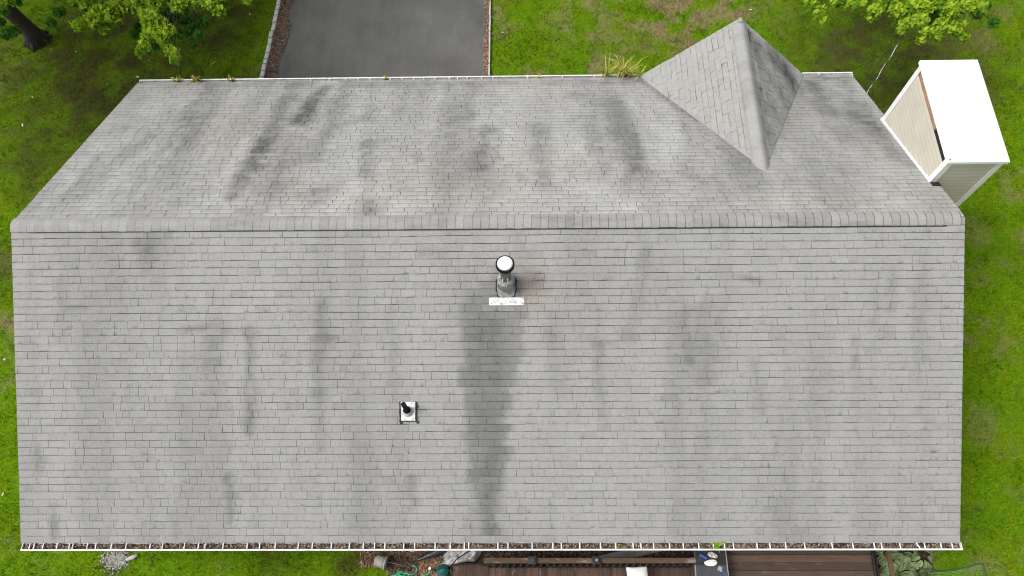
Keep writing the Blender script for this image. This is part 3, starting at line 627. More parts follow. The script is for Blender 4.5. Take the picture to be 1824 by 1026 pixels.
# flashing strip where the chase meets the roof, and the open notch at its lower corner
zr = lambda y: ZR - y * tn
m = MB(); m.bar((x0 - .03, y0 - .02, zr(y0 - .02) + .035), (x0 - .03, y1 + .02, zr(y1 + .02) + .035), .02, .05); m.build('roof_flashing', M['white_metal'], ch)
m = MB(); yk = y0 - .03; m.hexa([(x0 - .03, yk - .11, zr(yk - .11) + .010), (W + .01, yk - .11, zr(yk - .11) + .010), (W + .01, yk, zr(yk) + .010), (x0 - .03, yk, zr(yk) + .010), (x0 - .03, yk - .11, zr(yk - .11) + .017), (W + .01, yk - .11, zr(yk - .11) + .017), (W + .01, yk, zr(yk) + .017), (x0 - .03, yk, zr(yk) + .017)]); m.build('notch', M['black'], ch)

# ------------------------------------------------------------------ ground
def ground_attr(x, y):
    x = np.asarray(x, float); y = np.asarray(y, float); n = fbm(x * .8, y * .8, 5); n2 = fbm(x * 2.7 + 50, y * 2.7, 4)
    dry = sstep(.52, .68, n * .45 + n2 * .55) * .40
    def blob(px, py, r, k):
        p = at(px, py, 0); d = np.hypot(x - p[0], y - p[1]); return k * (1 - sstep(r * .2, r, d))
    B = np.zeros_like(x)
    for b in ((1180, 20, 2.2, .75), (1050, 40, 1.6, .5), (1230, 50, 1.2, .8), (1120, 60, 1.2, .4), (900, 20, .5, .4), (970, 40, .5, .4), (940, 125, .7, .8), (1060, 115, .7, .6), (1310, 10, 1.2, .8), (1380, 20, .8, .4), (1100, 90, .6, .4), (1760, 60, 1.2, .4), (1790, 330, .7, .4), (1800, 640, .6, .4), (1740, 420, 1.0, .35), (10, 590, .5, .5), (15, 470, .5, .3), (1500, 80, 1, .3), (460, 120, .5, .5), (1670, 90, .8, .5), (740, 10, .1, 0)):
        B = np.maximum(B, blob(*b))
    dry = np.clip(dry + B * sstep(.38, .6, n2), 0, 1)
    soil_shade = np.zeros_like(x)
    for b in ((370, 40, 2.3, .95), (200, 110, 5.0, .85), (120, 260, 3.0, .7), (1580, 100, 4.0, .8), (5, 470, 1.5, .45), (340, 110, 1.6, .7), (420, 60, 1.2, .6), (90, 90, 1.6, .7), (60, 130, 1.3, .5), (200, 160, 2.2, .55), (230, 185, 1.2, .5), (150, 90, 2, .35), (60, 240, 1.6, .35), (1560, 90, 2.2, .75), (1500, 40, 1.8, .5), (1640, 110, 1.5, .6), (1590, 170, 1.6, .6), (1520, 120, 1.5, .5), (1450, 90, 1, .3), (205, 1000, .45, .9), (500, 1000, 1.0, .4), (620, 995, .6, .8)):
        soil_shade = np.maximum(soil_shade, blob(*b))
    soil = np.clip(soil_shade * (sstep(.3, .6, n2) * .55 + .5), 0, 1)  # bare soil, plus tree shade painted into the lawn colour
    return dry * (1 - soil * .6), soil
gx = np.concatenate([[-1500, -300, -80, -35, -20], np.arange(-17, 17.01, .14), [20, 35, 80, 300, 1500]])
gy = np.concatenate([[-1500, -300, -80, -25, -12], np.arange(-8, 14.01, .14), [17, 25, 80, 300, 1500]])
GX, GY = np.meshgrid(gx, gy); GZ = (fbm(GX * .5, GY * .5, 3) - .5) * .03 * (np.abs(GX) < 18); GZ = GZ - .02
nx, ny = len(gx), len(gy); idx = np.arange(nx * ny).reshape(ny, nx)
Fq = np.stack([idx[:-1, :-1], idx[:-1, 1:], idx[1:, 1:], idx[1:, :-1]], -1).reshape(-1, 4)
dry_, soil_shade_ = ground_attr(GX.ravel(), GY.ravel())
g = tri_mesh('lawn', np.stack([GX.ravel(), GY.ravel(), GZ.ravel()], 1), Fq, M['lawn'], {'dry': dry_, 'soil': soil_shade_}); tag(g, 'green lawn with dry patches around the house', 'lawn', None, 'structure')
# driveway
XK0, XK1 = -6.28, -.25
def kx(y): return XK0 + (y - 8.6) * .045
m = MB(); m.poly([(kx(4.4) + .1, 4.4, .004), (XK1, 4.4, .004), (XK1, 60, .004), (kx(60) + .1 - 2, 60, .004)]); tag(m.build('driveway', M['asphalt']), 'dark grey asphalt driveway behind the house', 'driveway', None, 'structure')
def in_house(x, y): return (np.abs(x) < WX) & (np.abs(y) < WY)
def bed(x, y):   # planting bed and decks at the front, and the drive
    return ((y < -4.4) & (x > -1.95) & (x < 7.1)) | ((x > kx(y) - .05) & (x < XK1 + .03) & (y > 4.4))
def blades(n, x0, x1, y0, y1, hmul=1.0):
    x = rng.uniform(x0, x1, n); y = rng.uniform(y0, y1, n); k = ~in_house(x, y) & ~bed(x, y); x, y = x[k], y[k]
    dry, soil = ground_attr(x, y); keep = rng.random(len(x)) > soil * .45; x, y, dry, soil = x[keep], y[keep], dry[keep], soil[keep]; n = len(x)
    cl = sstep(.25, .75, fbm(x * 7, y * 7, 3)); h = (.03 + .065 * rng.random(n)) * (.35 + 1.1 * cl) * hmul; a = rng.uniform(0, 2 * math.pi, n); w = rng.uniform(.003, .010, n)
    tilt = rng.uniform(.2, 1.1, n); b = rng.uniform(0, 2 * math.pi, n)
    z0 = np.full(n, -.02)
    P0 = np.stack([x - np.cos(a) * w, y - np.sin(a) * w, z0], 1); P1 = np.stack([x + np.cos(a) * w, y + np.sin(a) * w, z0], 1)
    P2 = np.stack([x + np.cos(b) * h * tilt, y + np.sin(b) * h * tilt, z0 + h], 1)
    V = np.stack([P0, P1, P2], 1).reshape(-1, 3); F = np.arange(3 * n).reshape(n, 3)
    hue = fbm(x * 1.1 + 80, y * 1.1, 4) * .6 + fbm(x * 5 + 8, y * 5, 3) * .4
    rnd = np.clip(rng.random(n) * .45 + (fbm(x * 2.2, y * 2.2 + 33, 4) - .35) * .9 + (vnoise(x * 11, y * 11) - .45) * .55 + (vnoise(x * 23, y * 23) - .5) * .35, 0, 1)
    rep = lambda q: np.repeat(q, 3)
    return V, F, {'rnd': rep(rnd), 'hue': rep(hue), 'dry': rep(np.clip(dry * (rng.random(n) < .25 + dry) * 1.2, 0, 1)), 'soil': rep(soil)}  # soil: bare soil plus painted tree shade
V, F, A_ = blades(620000, -15.5, 15.5, -6.2, 11.5)
tag(tri_mesh('grass', V, F, M['blade'], A_), 'short green grass blades of the lawn', 'grass', None, 'stuff')

# leaf cards: lobed flat leaves
LOBE = np.array([(0, -.5), (.18, -.28), (.5, -.2), (.28, .05), (.42, .36), (.14, .25), (0, .55), (-.14, .25), (-.42, .36), (-.28, .05), (-.5, -.2), (-.18, -.28)])
OVAL = np.array([(0, -.5), (.2, -.2), (.2, .15), (0, .5), (-.2, .15), (-.2, -.2)])
def cards(C, size, shape, tilt=.6, up=None, curl=.15):
    n = len(C); k = len(shape); a = rng.uniform(0, 2 * math.pi, n); tx = rng.normal(0, tilt, n); ty = rng.normal(0, tilt, n); s = size * rng.uniform(.6, 1.25, n)
    L = shape[None] * s[:, None, None]; x = L[..., 0] * np.cos(a)[:, None] - L[..., 1] * np.sin(a)[:, None]; y = L[..., 0] * np.sin(a)[:, None] + L[..., 1] * np.cos(a)[:, None]
    r2 = (shape ** 2).sum(1)[None] * s[:, None]
    z = x * np.tan(np.clip(tx, -1.2, 1.2))[:, None] + y * np.tan(np.clip(ty, -1.2, 1.2))[:, None] - r2 * curl * rng.uniform(-1, 2, n)[:, None]
    V = (C[:, None, :] + np.stack([x, y, z], -1)).reshape(-1, 3); F = np.arange(n * k).reshape(n, k)
    return V, F
def litter(name, C, size, mat_, label, cat='leaf litter', shape=OVAL, tilt=.35, kind='stuff', bright=None, curl=.6):
    V, F = cards(C, size, shape, tilt, curl=curl); rn = np.repeat(np.clip(rng.random(len(C)) ** 1.3 if bright is None else bright, 0, 1), F.shape[1])
    return tag(tri_mesh(name, V, F, mat_, {'rnd': rn}), label, cat, None, kind)
def pts_in(n, f):
    out = []
    while len(out) < n:
        p = f()
        if p is not None: out.append(p)
    return np.array(out)
R_ = random.Random(11)
# litter on both edges of the drive
def kl():
    y = R_.uniform(4.6, 12.5); wd = .20 + .20 * float(vnoise(y * 1.9, 3)) ; x = kx(y) + .08 + wd * R_.random() ** 1.4; return (x, y, .012 + R_.random() * .03)
litter('leaf_litter', pts_in(3400, kl), .065, M['litter'], 'brown leaf litter along the left edge of the driveway')
def kr():
    y = R_.uniform(4.6, 12.5); x = XK1 - .01 - .13 * R_.random() ** 1.6; return (x, y, .012 + R_.random() * .02)
litter('leaf_litter', pts_in(1100, kr), .055, M['litter_orange'], 'orange brown leaves along the right edge of the driveway')
# cobbles of the kerbs
def cobble(i, x, y, L, w, ang, label, group):
    m = MB(); r = random.Random(i * 7 + 1); j = lambda: r.uniform(-.008, .008)
    c, s = math.cos(ang), math.sin(ang); P = []
    for (z, k) in ((-.06, 1), (.055, 1), (.075, .86)):
        for (a, b) in ((-1, -1), (1, -1), (1, 1), (-1, 1)):
            u = a * w / 2 * k + j(); v = b * L / 2 * k + j(); P.append((u * c - v * s, u * s + v * c, z + j() * .5))
    m.v = P
    m.f = [(3, 2, 1, 0), (8, 9, 10, 11)] + [(l * 4 + q, l * 4 + (q + 1) % 4, (l + 1) * 4 + (q + 1) % 4, (l + 1) * 4 + q) for l in (0, 1) for q in range(4)]
    o = m.build('kerb_stone', M['stone'], bevel=.006); o.location = (x, y, 0); return tag(o, label, 'kerb stone', group)
y = 4.75; i = 0
while y < 12.5:
    L = random.uniform(.16, .30)
    cobble(i, kx(y + L / 2) + random.uniform(-.012, .012), y + L / 2, L - .02, .115, -.045, 'pale granite kerb stone in the row left of the driveway', 'kerb stones left of the driveway'); y += L; i += 1
y = 4.75
while y < 12.5:
    L = random.uniform(.4, .6)
    cobble(i, XK1 + .03, y + L / 2, L - .012, .045, 0, 'narrow pale edging stone in the row right of the driveway', 'edging stones right of the driveway'); y += L; i += 1
# white flecks: fallen pale leaves and pebbles on the lawn
fl_pts = [(228, 45), (320, 88), (92, 88), (245, 137), (58, 173), (192, 150), (40, 223), (895, 58), (1337, 17), (135, 92), (1655, 250), (265, 108), (1700, 130), (445, 25), (1430, 560), (5, 880), (8, 640)]
litter('leaf_litter', np.array([(*at(a, b, .03)[:2], .035) for a, b in fl_pts]), .075, leafmat('pale_fallen_leaf', (.5, .48, .36), (.7, .68, .58), 0), 'pale fallen leaves scattered on the lawn')
# fallen twigs on the lawn
def twig(a, b, r, label):
    p, q = at(*a, .03), at(*b, .03); md = (p + q) / 2 + np.array([.05, .03, .02]); m = MB(); m.tube([p, md, q], [r, r * .9, r * .4], 6); tag(m.build('twig', worn('twig_wood', (.28, .22, .17), rough=.9)), label, 'twig')
twig((376, 117), (383, 108), .018, 'short pale stick lying on the bare lawn left of the driveway')
# gravel patch
def gv():
    p = at(R_.gauss(205, 11), R_.gauss(997, 9), 0); return (p[0], p[1], .01 + R_.random() * .006)
litter('gravel', pts_in(1100, gv), .021, M['gravel'], 'pale gravel patch in the lawn below the front gutter', 'gravel', shape=LOBE[::2], tilt=.3)
m = MB(); p = at(236, 993, .02); m.tube([p + np.array([-.12, -.04, 0]), p, p + np.array([.1, .05, 0])], [.03, .05, .03], 8); tag(m.build('stone', M['stone'], smooth=True), 'small pale stone beside the gravel patch in the lawn', 'stone')

# gutter litter and weeds
def gl_(y0, x0, x1, s_):
    def f():
        x = R_.uniform(x0, x1); return (x, y0 + s_ * R_.uniform(.012, .095), ZE - .068 + R_.random() * .030)
    return f
m = MB(); m.box(-W + .03, W + .015, -Y - .098, -Y - .006, ZE - .1, ZE - .066); tag(m.build('gutter_debris', M['mulch']), 'dark rotted debris filling the front gutter', 'debris', None, 'stuff')
litter('gutter_leaves', pts_in(3600, gl_(-Y, -W + .03, W, -1)), .050, M['gutter_leaf'], 'dead brown leaves lying in the front gutter')
m = MB(); m.box(-W + .03, XL - .04, Y + .006, Y + .098, ZE - .1, ZE - .066); tag(m.build('gutter_debris', M['mulch']), 'dark debris filling the rear gutter', 'debris', None, 'stuff')
def tuft(px, py, z, n, h, spread, mat_, label, sz=.012, lean=.5, base=None):
    p = base if base is not None else at(px, py, z); V = []; F = []; rn = []; r = random.Random(px)
    for i in range(n):
        a = r.uniform(0, 6.28); k = r.uniform(.4, 1); hh = h * k; b = p + np.array([r.gauss(0, spread * .3), r.gauss(0, .015), 0]); ln = r.uniform(.15, lean) * hh; sd_ = np.array([-math.sin(a), math.cos(a), 0]) * sz; dr = np.array([math.cos(a), math.sin(a), 0])
        q = [b, b + dr * ln * .35 + np.array([0, 0, hh * .6]), b + dr * ln * (1.1) + np.array([0, 0, hh * .95]), b + dr * ln * 1.9 + np.array([0, 0, hh * .85])]; ws = (1, .9, .6, .05); n0 = len(V); c = r.random()
        for t, w_ in zip(q, ws): V += [tuple(t - sd_ * w_), tuple(t + sd_ * w_)]; rn += [c, c]
        for j in range(3): F.append((n0 + 2 * j, n0 + 2 * j + 1, n0 + 2 * j + 3, n0 + 2 * j + 2))
    m = MB(); m.v = V; m.f = F; o = m.build('weed', mat_, attrs={'rnd': rn}); return tag(o, label, 'weed', 'weeds growing in the gutters')
zg = ZE - .07; yg = Y + .06
rw = lambda px: np.array([at(px, 138, ZE)[0], yg, zg])
tuft(1112, 138, zg, 110, .50, .22, M['weed'], 'tallest clump of yellow grass growing in the rear gutter beside the gable', .010, .6, rw(1110))
tuft(1078, 138, zg, 26, .48, .11, M['weed'], 'thin yellow green grass clump in the rear gutter, just left of the tallest yellow clump', .010, .6, rw(1079))
tuft(1143, 138, zg, 12, .28, .12, M['weed'], 'small green weed in the rear gutter against the left side of the gable', .010, .9, rw(1140))
tuft(958, 138, zg, 10, .16, .1, M['weed'], 'short thin weed in the rear gutter above the lawn, alone between driveway and grass clumps', .007, .8, rw(958))
tuft(684, 138, zg, 14, .13, .12, M['weed'], 'small weed in the rear gutter in front of the driveway', .011, .8, rw(686))
tuft(412, 138, zg, 22, .13, .1, M['sedum'], 'reddish weed in the rear gutter between the mossy weeds and driveway kerb', .016, .9, rw(411))
tuft(316, 138, zg, 26, .13, .12, M['sedum'], 'yellowish mossy weed in the rear gutter, nearest the left corner of the roof', .018, .9, rw(316))
tuft(352, 138, zg, 46, .15, .16, M['sedum'], 'wide orange green mossy weed in the rear gutter behind the left slope', .018, .9, rw(350))
tuft(1278, 968, zg, 24, .085, .05, M['weed_green'], 'bright green seedling growing in the front gutter', .014, 1.4, np.array([at(1278, 969, ZE)[0], -Y - .05, ZE - .06]))
tuft(1101, 968, zg, 8, .05, .03, M['sedum'], 'tiny yellow seedling in the front gutter above the deck rail', .012, 1.4, np.array([at(1101, 965, ZE)[0], -Y - .05, ZE - .05]))

# ------------------------------------------------------------------ trees
def tree(name, label, base, height, crown_c, crown_r, nclump, explicit, trunk_r, seed):
    r = np.random.default_rng(seed); root = empty(name, (base[0], base[1], 0)); tag(root, label, 'tree', 'trees on the lawn behind the house')
    base = np.array([base[0], base[1], -.05]); top = np.array([base[0] + r.normal(0, .3), base[1] + r.normal(0, .3), height]); cl = []
    while len(cl) < nclump:
        d = r.normal(size=3); d /= np.linalg.norm(d); p = np.array(crown_c) + d * np.array(crown_r) * r.uniform(.55, 1)
        if p[2] > 2.6:
            q = ROT.T @ (p - CAM); X_, Y_ = 912 + FPX * q[0] / -q[2], 513 - FPX * q[1] / -q[2]
            if Y_ > -70 and q[2] < 0 and -60 < X_ < 1884: continue
            cl.append((p, r.uniform(.6, .95), 130, 1))
    for (px, py, rp, hgt, dk) in explicit:
        hgt = hgt + r.uniform(-.12, .12); p = at(px, py, hgt); cl.append((p, rp / 78., int(22 + rp * rp * .75), 0 if dk else 2))
    tk = MB(); mid = [base, base + np.array([.02, .02, .4]), base * .7 + top * .3 + r.normal(0, .08, 3), base * .4 + top * .6 + r.normal(0, .1, 3), top]
    tk.tube(mid, [trunk_r * 1.7, trunk_r * 1.05, trunk_r * .85, trunk_r * .55, trunk_r * .15], 12)
    for k in range(6):   # root flare
        a = k * 1.05 + r.random(); tk.tube([base + np.array([0, 0, .35]), base + np.array([math.cos(a) * trunk_r * 1.2, math.sin(a) * trunk_r * 1.2, .12]), base + np.array([math.cos(a) * trunk_r * 2.1, math.sin(a) * trunk_r * 2.1, -.03])], [trunk_r * .6, trunk_r * .4, trunk_r * .2], 7)
    for (p, rr_, n_, ty) in cl:
        z = max(1.6, min(height * .9, p[2] - .25 * np.hypot(p[0] - base[0], p[1] - base[1]))); t = z / height; s = base * (1 - t) + top * t
        if ty != 1 and r.random() < .35: continue
        k = (s + p) / 2 + r.normal(0, .15, 3) + np.array([0, 0, .25]); tk.tube([s, k, p], [trunk_r * .28, trunk_r * .14, .008], 6)
    tk.build('trunk', M['bark'], root, True)
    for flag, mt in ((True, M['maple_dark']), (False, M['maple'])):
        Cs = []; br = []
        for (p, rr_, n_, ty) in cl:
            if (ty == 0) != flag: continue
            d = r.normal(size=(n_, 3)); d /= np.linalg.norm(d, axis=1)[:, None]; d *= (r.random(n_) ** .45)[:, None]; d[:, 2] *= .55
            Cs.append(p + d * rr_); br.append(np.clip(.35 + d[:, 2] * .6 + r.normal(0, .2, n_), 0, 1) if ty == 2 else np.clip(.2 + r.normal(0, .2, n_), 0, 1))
        if not Cs: continue
        C = np.concatenate(Cs); V, F = cards(C, .090, LOBE, .6, curl=.6)
        tri_mesh('crown', V, F, mt, {'rnd': np.repeat(np.concatenate(br), 12)}, root)
    return root
B_l = [(140, 45, 12), (152, 38, 12), (168, 34, 18), (190, 24, 20), (212, 10, 22), (235, -6, 24), (186, 50, 12), (175, 20, 12), (250, 12, 20), (268, 30, 20), (283, 44, 16), (265, 58, 14), (255, 82, 11), (248, 93, 7), (293, 72, 11), (303, 92, 10), (309, 108, 7), (298, 55, 13), (240, 0, 20), (275, 0, 22), (372, 4, 15), (388, 16, 12), (350, -4, 18), (130, 3, 10), (440, -2, 9), (395, -4, 12), (318, 8, 16), (150, 8, 12), (310, 98, 9), (262, 70, 8), (205, 38, 10), (275, 55, 12), (160, -2, 14)]
B_d = [(330, 32, 15), (345, 52, 13), (355, 62, 9), (343, 80, 7), (322, 60, 10), (365, 40, 11), (285, 60, 12), (250, 50, 12), (320, 18, 16), (105, 20, 12), (92, 42, 9), (300, 30, 16), (275, 82, 9), (240, 62, 8)]
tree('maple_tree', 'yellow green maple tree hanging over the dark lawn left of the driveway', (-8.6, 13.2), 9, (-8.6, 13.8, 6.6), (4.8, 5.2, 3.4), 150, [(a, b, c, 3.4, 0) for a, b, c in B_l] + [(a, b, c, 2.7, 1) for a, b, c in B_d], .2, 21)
tb = at(66, 72, 0)
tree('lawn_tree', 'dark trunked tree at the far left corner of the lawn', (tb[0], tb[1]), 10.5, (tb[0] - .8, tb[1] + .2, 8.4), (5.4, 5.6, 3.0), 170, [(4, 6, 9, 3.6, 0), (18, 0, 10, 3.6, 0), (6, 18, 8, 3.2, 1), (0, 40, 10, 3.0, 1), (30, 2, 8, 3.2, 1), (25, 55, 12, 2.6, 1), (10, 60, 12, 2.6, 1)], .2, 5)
C_l = [(1445, 4, 10), (1458, 18, 11), (1466, 32, 7), (1560, 18, 12), (1552, 30, 8), (1570, 4, 14), (1600, 18, 17), (1615, 40, 13), (1606, 52, 9), (1592, 0, 20), (1640, 10, 22), (1652, 56, 11), (1640, 73, 7), (1680, 40, 13), (1702, 55, 11), (1718, 67, 7), (1690, 15, 18), (1725, 10, 18), (1748, 2, 12), (1670, 0, 22), (1640, 35, 14), (1510, -4, 14), (1490, 2, 10), (1530, 4, 13), (1580, 10, 14), (1620, 4, 14), (1750, 14, 9), (1665, 62, 10), (1712, 40, 10), (1625, 22, 14), (1440, -6, 12)]
C_d = [(1650, 30, 16), (1620, 8, 18), (1690, 30, 14), (1580, 12, 12), (1755, 12, 10), (1740, 26, 9), (1770, 40, 10), (1670, 22, 16), (1705, 0, 20)]
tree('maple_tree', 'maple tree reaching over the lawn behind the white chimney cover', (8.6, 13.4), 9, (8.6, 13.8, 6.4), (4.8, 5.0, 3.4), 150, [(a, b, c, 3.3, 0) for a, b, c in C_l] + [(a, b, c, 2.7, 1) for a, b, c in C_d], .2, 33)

# service cable from the gable to a pole off in the garden
a = at(1538, 176, ZE - .25); b = at(1652, -2, ZE + .9)
cab = empty('service_cable', tuple(a)); tag(cab, 'twisted service cable rising from the rear right roof corner', 'cable')
far = a + (b - a) * 2.6
def cabpts(off, amp, ph): return [a + (far - a) * t + np.array([0, 0, -1.1 * t * (1 - t)]) + off + np.array([math.cos(t * 70 + ph), 0, math.sin(t * 70 + ph)]) * amp for t in np.linspace(0, 1, 90)]
MB().tube(cabpts(np.zeros(3), .012, 0), .009, 6).build('bare_wire', M['wire_grey'], cab); MB().tube(cabpts(np.zeros(3), .012, 3), .008, 6).build('black_wire', M['wire'], cab)
MB().tube(cabpts(np.array([-.16, .02, .05]), 0.004, 0), .007, 6).build('black_wire', M['wire'], cab)

# ------------------------------------------------------------------ front yard: bed, decks and clutter
m = MB(); m.box(-1.9, 3.9, -5.25, -WY, -.05, -.012)
tag(m.build('mulch_bed', M['mulch']), 'dark soil of the bed under the front eave', 'bed', None, 'structure')
def bedp(x0, x1, y0, y1, z=.0):
    def f():
        px, py = R_.uniform(x0, x1), R_.uniform(y0, y1); p = at(px, py, z); return (p[0], p[1], z - .005 + R_.random() * .04)
    return f
litter('leaf_litter', np.concatenate([pts_in(1500, bedp(642, 790, 968, 1010)), pts_in(1000, bedp(690, 812, 995, 1045))]), .075, M['litter'], 'brown leaf litter in the bed around the watering can')
litter('leaf_litter', pts_in(600, bedp(745, 800, 996, 1035)), .07, M['litter_orange'], 'orange dry leaves beside the watering can')
litter('leaf_litter', pts_in(2600, bedp(862, 1245, 962, 1010)), .07, M['litter_dark'], 'dark leaves behind the wooden deck rail')
# lower deck
ZD = .25
x_l = at(806, 1015, ZD)[0]; x_r = at(1240, 1015, ZD)[0]; yr = at(1000, 998, 1.15)[1]; yd = at(1000, 1006, ZD)[1]
dk = empty('deck', (x_l, yd, 0)); tag(dk, 'lower brown wooden deck with boards running towards the house', 'deck')
m = MB(); x = x_l + .002
while x < x_r - .05: m.box(x, min(x + .136, x_r), -9.5, yd - .012 + random.uniform(-.006, .006), ZD - .035, ZD + random.uniform(-.003, .002)); x += .142
m.build('decking', M['deck_y'], dk)
m = MB(); m.box(x_l, x_r, yd - .008, yd + .03, 0, ZD - .02); m.build('rim_joist', M['rail_dark'], dk)
ZT = 1.12
xa = at(862, 998, ZT)[0]; xb = at(1240, 998, ZT)[0]; pcx = [at(948, 997, ZT)[0], at(1062, 997, ZT)[0]]
m = MB(); m.box(xa, xb, yr - .045, yr + .045, ZT - .038, ZT); m.build('top_rail', M['rail'], dk, bevel=.004)
m = MB(); m.box(xa, xb, yr - .058, yr - .047, ZT - .09, ZT - .02); m.box(xa, xb, yr - .02, yr + .018, ZD + .08, ZD + .16); m.build('bottom_rail', M['rail_dark'], dk)
x = xa + .05
while x < xb: MB().box(x, x + .035, yr - .092, yr - .059, ZD - .1, ZT - .03).build('baluster', M['rail_dark'], dk); x += .125
for px_ in pcx:
    MB().box(px_ - .044, px_ + .044, yr - .044, yr + .044, 0, ZT + .03).build('post', M['rail_dark'], dk)
    m = MB(); m.box(px_ - .075, px_ + .075, yr - .07, yr + .07, ZT + .02, ZT + .06); m.box(px_ - .05, px_ + .05, yr - .05, yr + .05, ZT + .0602, ZT + .083); o = m.build('post_cap', M['black_plastic'], dk)
    s_ = MB(); s_.box(px_ - .022, px_ + .022, yr - .022, yr + .022, ZT + .083, ZT + .092); s_.build('solar_panel', M['pot'] if px_ > pcx[0] else M['slab'], o)
# second little rail left part below left cap done; upper deck to the right
ZU = .75
ux0, ux1 = at(1292, 1000, ZU)[0], at(1556, 1000, ZU)[0]
ud = empty('deck', (ux0, -5.5, 0)); tag(ud, 'upper brown wooden deck with boards running along the gutter', 'deck')
m = MB(); yy = -9.0
while yy < -WY - .15: m.box(ux0, ux1 - .03, yy, yy + .137, ZU - .035, ZU + random.uniform(-.003, .002)); yy += .144
m.build('decking', M['deck_x'], ud)
m = MB(); m.box(ux1 - .026, ux1 + .02, -9, -WY - .02, ZU - .2, ZU + .01); m.box(ux0 - .03, ux0 - .002, -9, -WY - .02, ZU - .2, ZU - .02); m.build('rim_joist', M['rail_dark'], ud)
for yy in (-9, -6.6, -4.75): MB().box(ux1 - .10, ux1 - .03, yy, yy + .09, 0, ZU - .04).build('post', M['rail_dark'], ud)
m = MB()
a1, b1 = at(1552, 975, ZU + .05), at(1560, 1030, ZU + .05); m.bar(a1, b1 + (b1 - a1) * 3, .04, .04); a2, b2 = at(1556, 975, ZU - .05), at(1566, 1030, ZU - .05); m.bar(a2, b2 + (b2 - a2) * 3, .03, .03); m.build('edge_rail', M['rail_dark'], ud)
a1, b1 = at(1580, 965, 1.0), at(1590.5, 1030, 1.0)
hr = MB().bar(a1, b1 + (b1 - a1) * 1.5, .085, .04); hro = hr.build('handrail', M['rail'], ud)
m = MB(); q_ = b1 + (b1 - a1) * 1.4; m.box(q_[0] - .04, q_[0] + .04, q_[1] - .04, q_[1] + .04, 0, .98); m.build('post', M['rail_dark'], ud)
# dark table with things on it
ZTb = 1.1
t0 = at(1238, 1000, ZTb); t1 = at(1294, 1000, ZTb); yt1 = at(1266, 972, ZTb)[1]; yt0 = at(1266, 1030, ZTb)[1] - .15
tb_ = empty('grill_table', ((t0[0] + t1[0]) / 2, yt0, 0)); tag(tb_, 'dark metal grill table between the two decks', 'table')
MB().box(t0[0], t1[0], yt0, yt1 + .2, ZTb - .03, ZTb).build('table_top', M['slab'], tb_, bevel=.004)
ysplit = at(1266, 1007, ZTb)[1]
MB().box(t0[0] + .02, t1[0] - .02, ysplit, yt1 + .19, ZTb + .002, ZTb + .008).build('cooking_plate', M['black_plastic'], tb_)
MB().box(t1[0] - .001, t1[0] + .014, yt0, yt1 + .2, ZTb - .035, ZTb + .006).build('edge_trim', M['pot'], tb_); MB().box(t0[0] - .014, t0[0] + .001, yt0, ysplit, ZTb - .035, ZTb + .006).build('edge_trim', M['pot'], tb_)
for (sx, sy) in ((t0[0] + .03, yt0 + .03), (t1[0] - .03, yt0 + .03), (t0[0] + .03, yt1 + .1), (t1[0] - .03, yt1 + .1)): MB().box(sx - .02, sx + .02, sy - .02, sy + .02, ZD, ZTb - .03).build('leg', M['rail_dark'], tb_)
def blob(pts, rs, name, mt, label, cat, flat=.6, n=14, **k):
    m = MB(); m.tube(pts, rs, n, flat=1); 
    zc_ = min(p[2] for p in pts); m.v = [(x, y, zc_ + (z - zc_) * flat) for x, y, z in m.v]
    o = m.build(name, mt, smooth=True); d = o.modifiers.new('d', 'DISPLACE'); tx = bpy.data.textures.new(name, 'CLOUDS'); tx.noise_scale = .05; d.texture = tx; d.strength = k.get('disp', .02)
    s = o.modifiers.new('s', 'SUBSURF'); s.levels = 2; s.render_levels = 2; o.modifiers.move(1, 0); return tag(o, label, cat)
zt_ = ZTb + .04
P_ = lambda px, py, z=zt_: at(px, py, z)
blob([P_(1260, 986), P_(1266, 987), P_(1273, 990), P_(1279, 993)], [.03, .055, .055, .02], 'glove', M['glove'], 'mottled pale grey glove lying at the back of the dark table', 'glove')
blob([P_(1254, 1003), P_(1262, 1003), P_(1271, 1002), P_(1278, 1001)], [.02, .06, .065, .03], 'glove', M['towel'], 'bright white crumpled glove at the middle of the dark table', 'glove')
m = MB(); m.bar(P_(1246, 988, zt_), P_(1259, 995, zt_), .045, .03); m.bar(P_(1246, 988, zt_), P_(1249, 1000, zt_ - .02), .012, .012); tag(m.build('oven_mitt', M['blue'], bevel=.008), 'blue folded cloth beside the pale gloves on the table', 'cloth')
sp_ = empty('spatula', tuple(P_(1283, 1013, ZTb + .01))); tag(sp_, 'grey metal spatula with blue handle on the dark table', 'spatula')
m = MB(); m.bar(P_(1279, 1011, ZTb + .012), P_(1286.5, 1015, ZTb + .012), .09, .004); m.build('blade', M['flash'], sp_); MB().tube([P_(1286, 1015, ZTb + .014), P_(1295, 1027, ZTb + .03)], .010, 8).build('handle', M['blue'], sp_)
m = MB(); pc = P_(1255, 975, ZTb + .01); m.tube([pc + np.array([.085 * math.cos(t), .085 * math.sin(t), .01]) for t in np.linspace(0, 2 * math.pi, 25)], .008, 6, False); m.tube([pc, pc + np.array([0, 0, .008])], [.08, .082], 24); tag(m.build('bowl', M['slab'], smooth=True), 'dark round bowl half hidden under the gutter on the table', 'bowl')
# short rail stub by the table
m = MB(); m.bar(at(1239, 966, 1.05), at(1240, 991, 1.05), .075, .04); tag(m.build('wooden_block', M['rail']), 'short brown wooden rail end between gutter and dark table', 'rail')
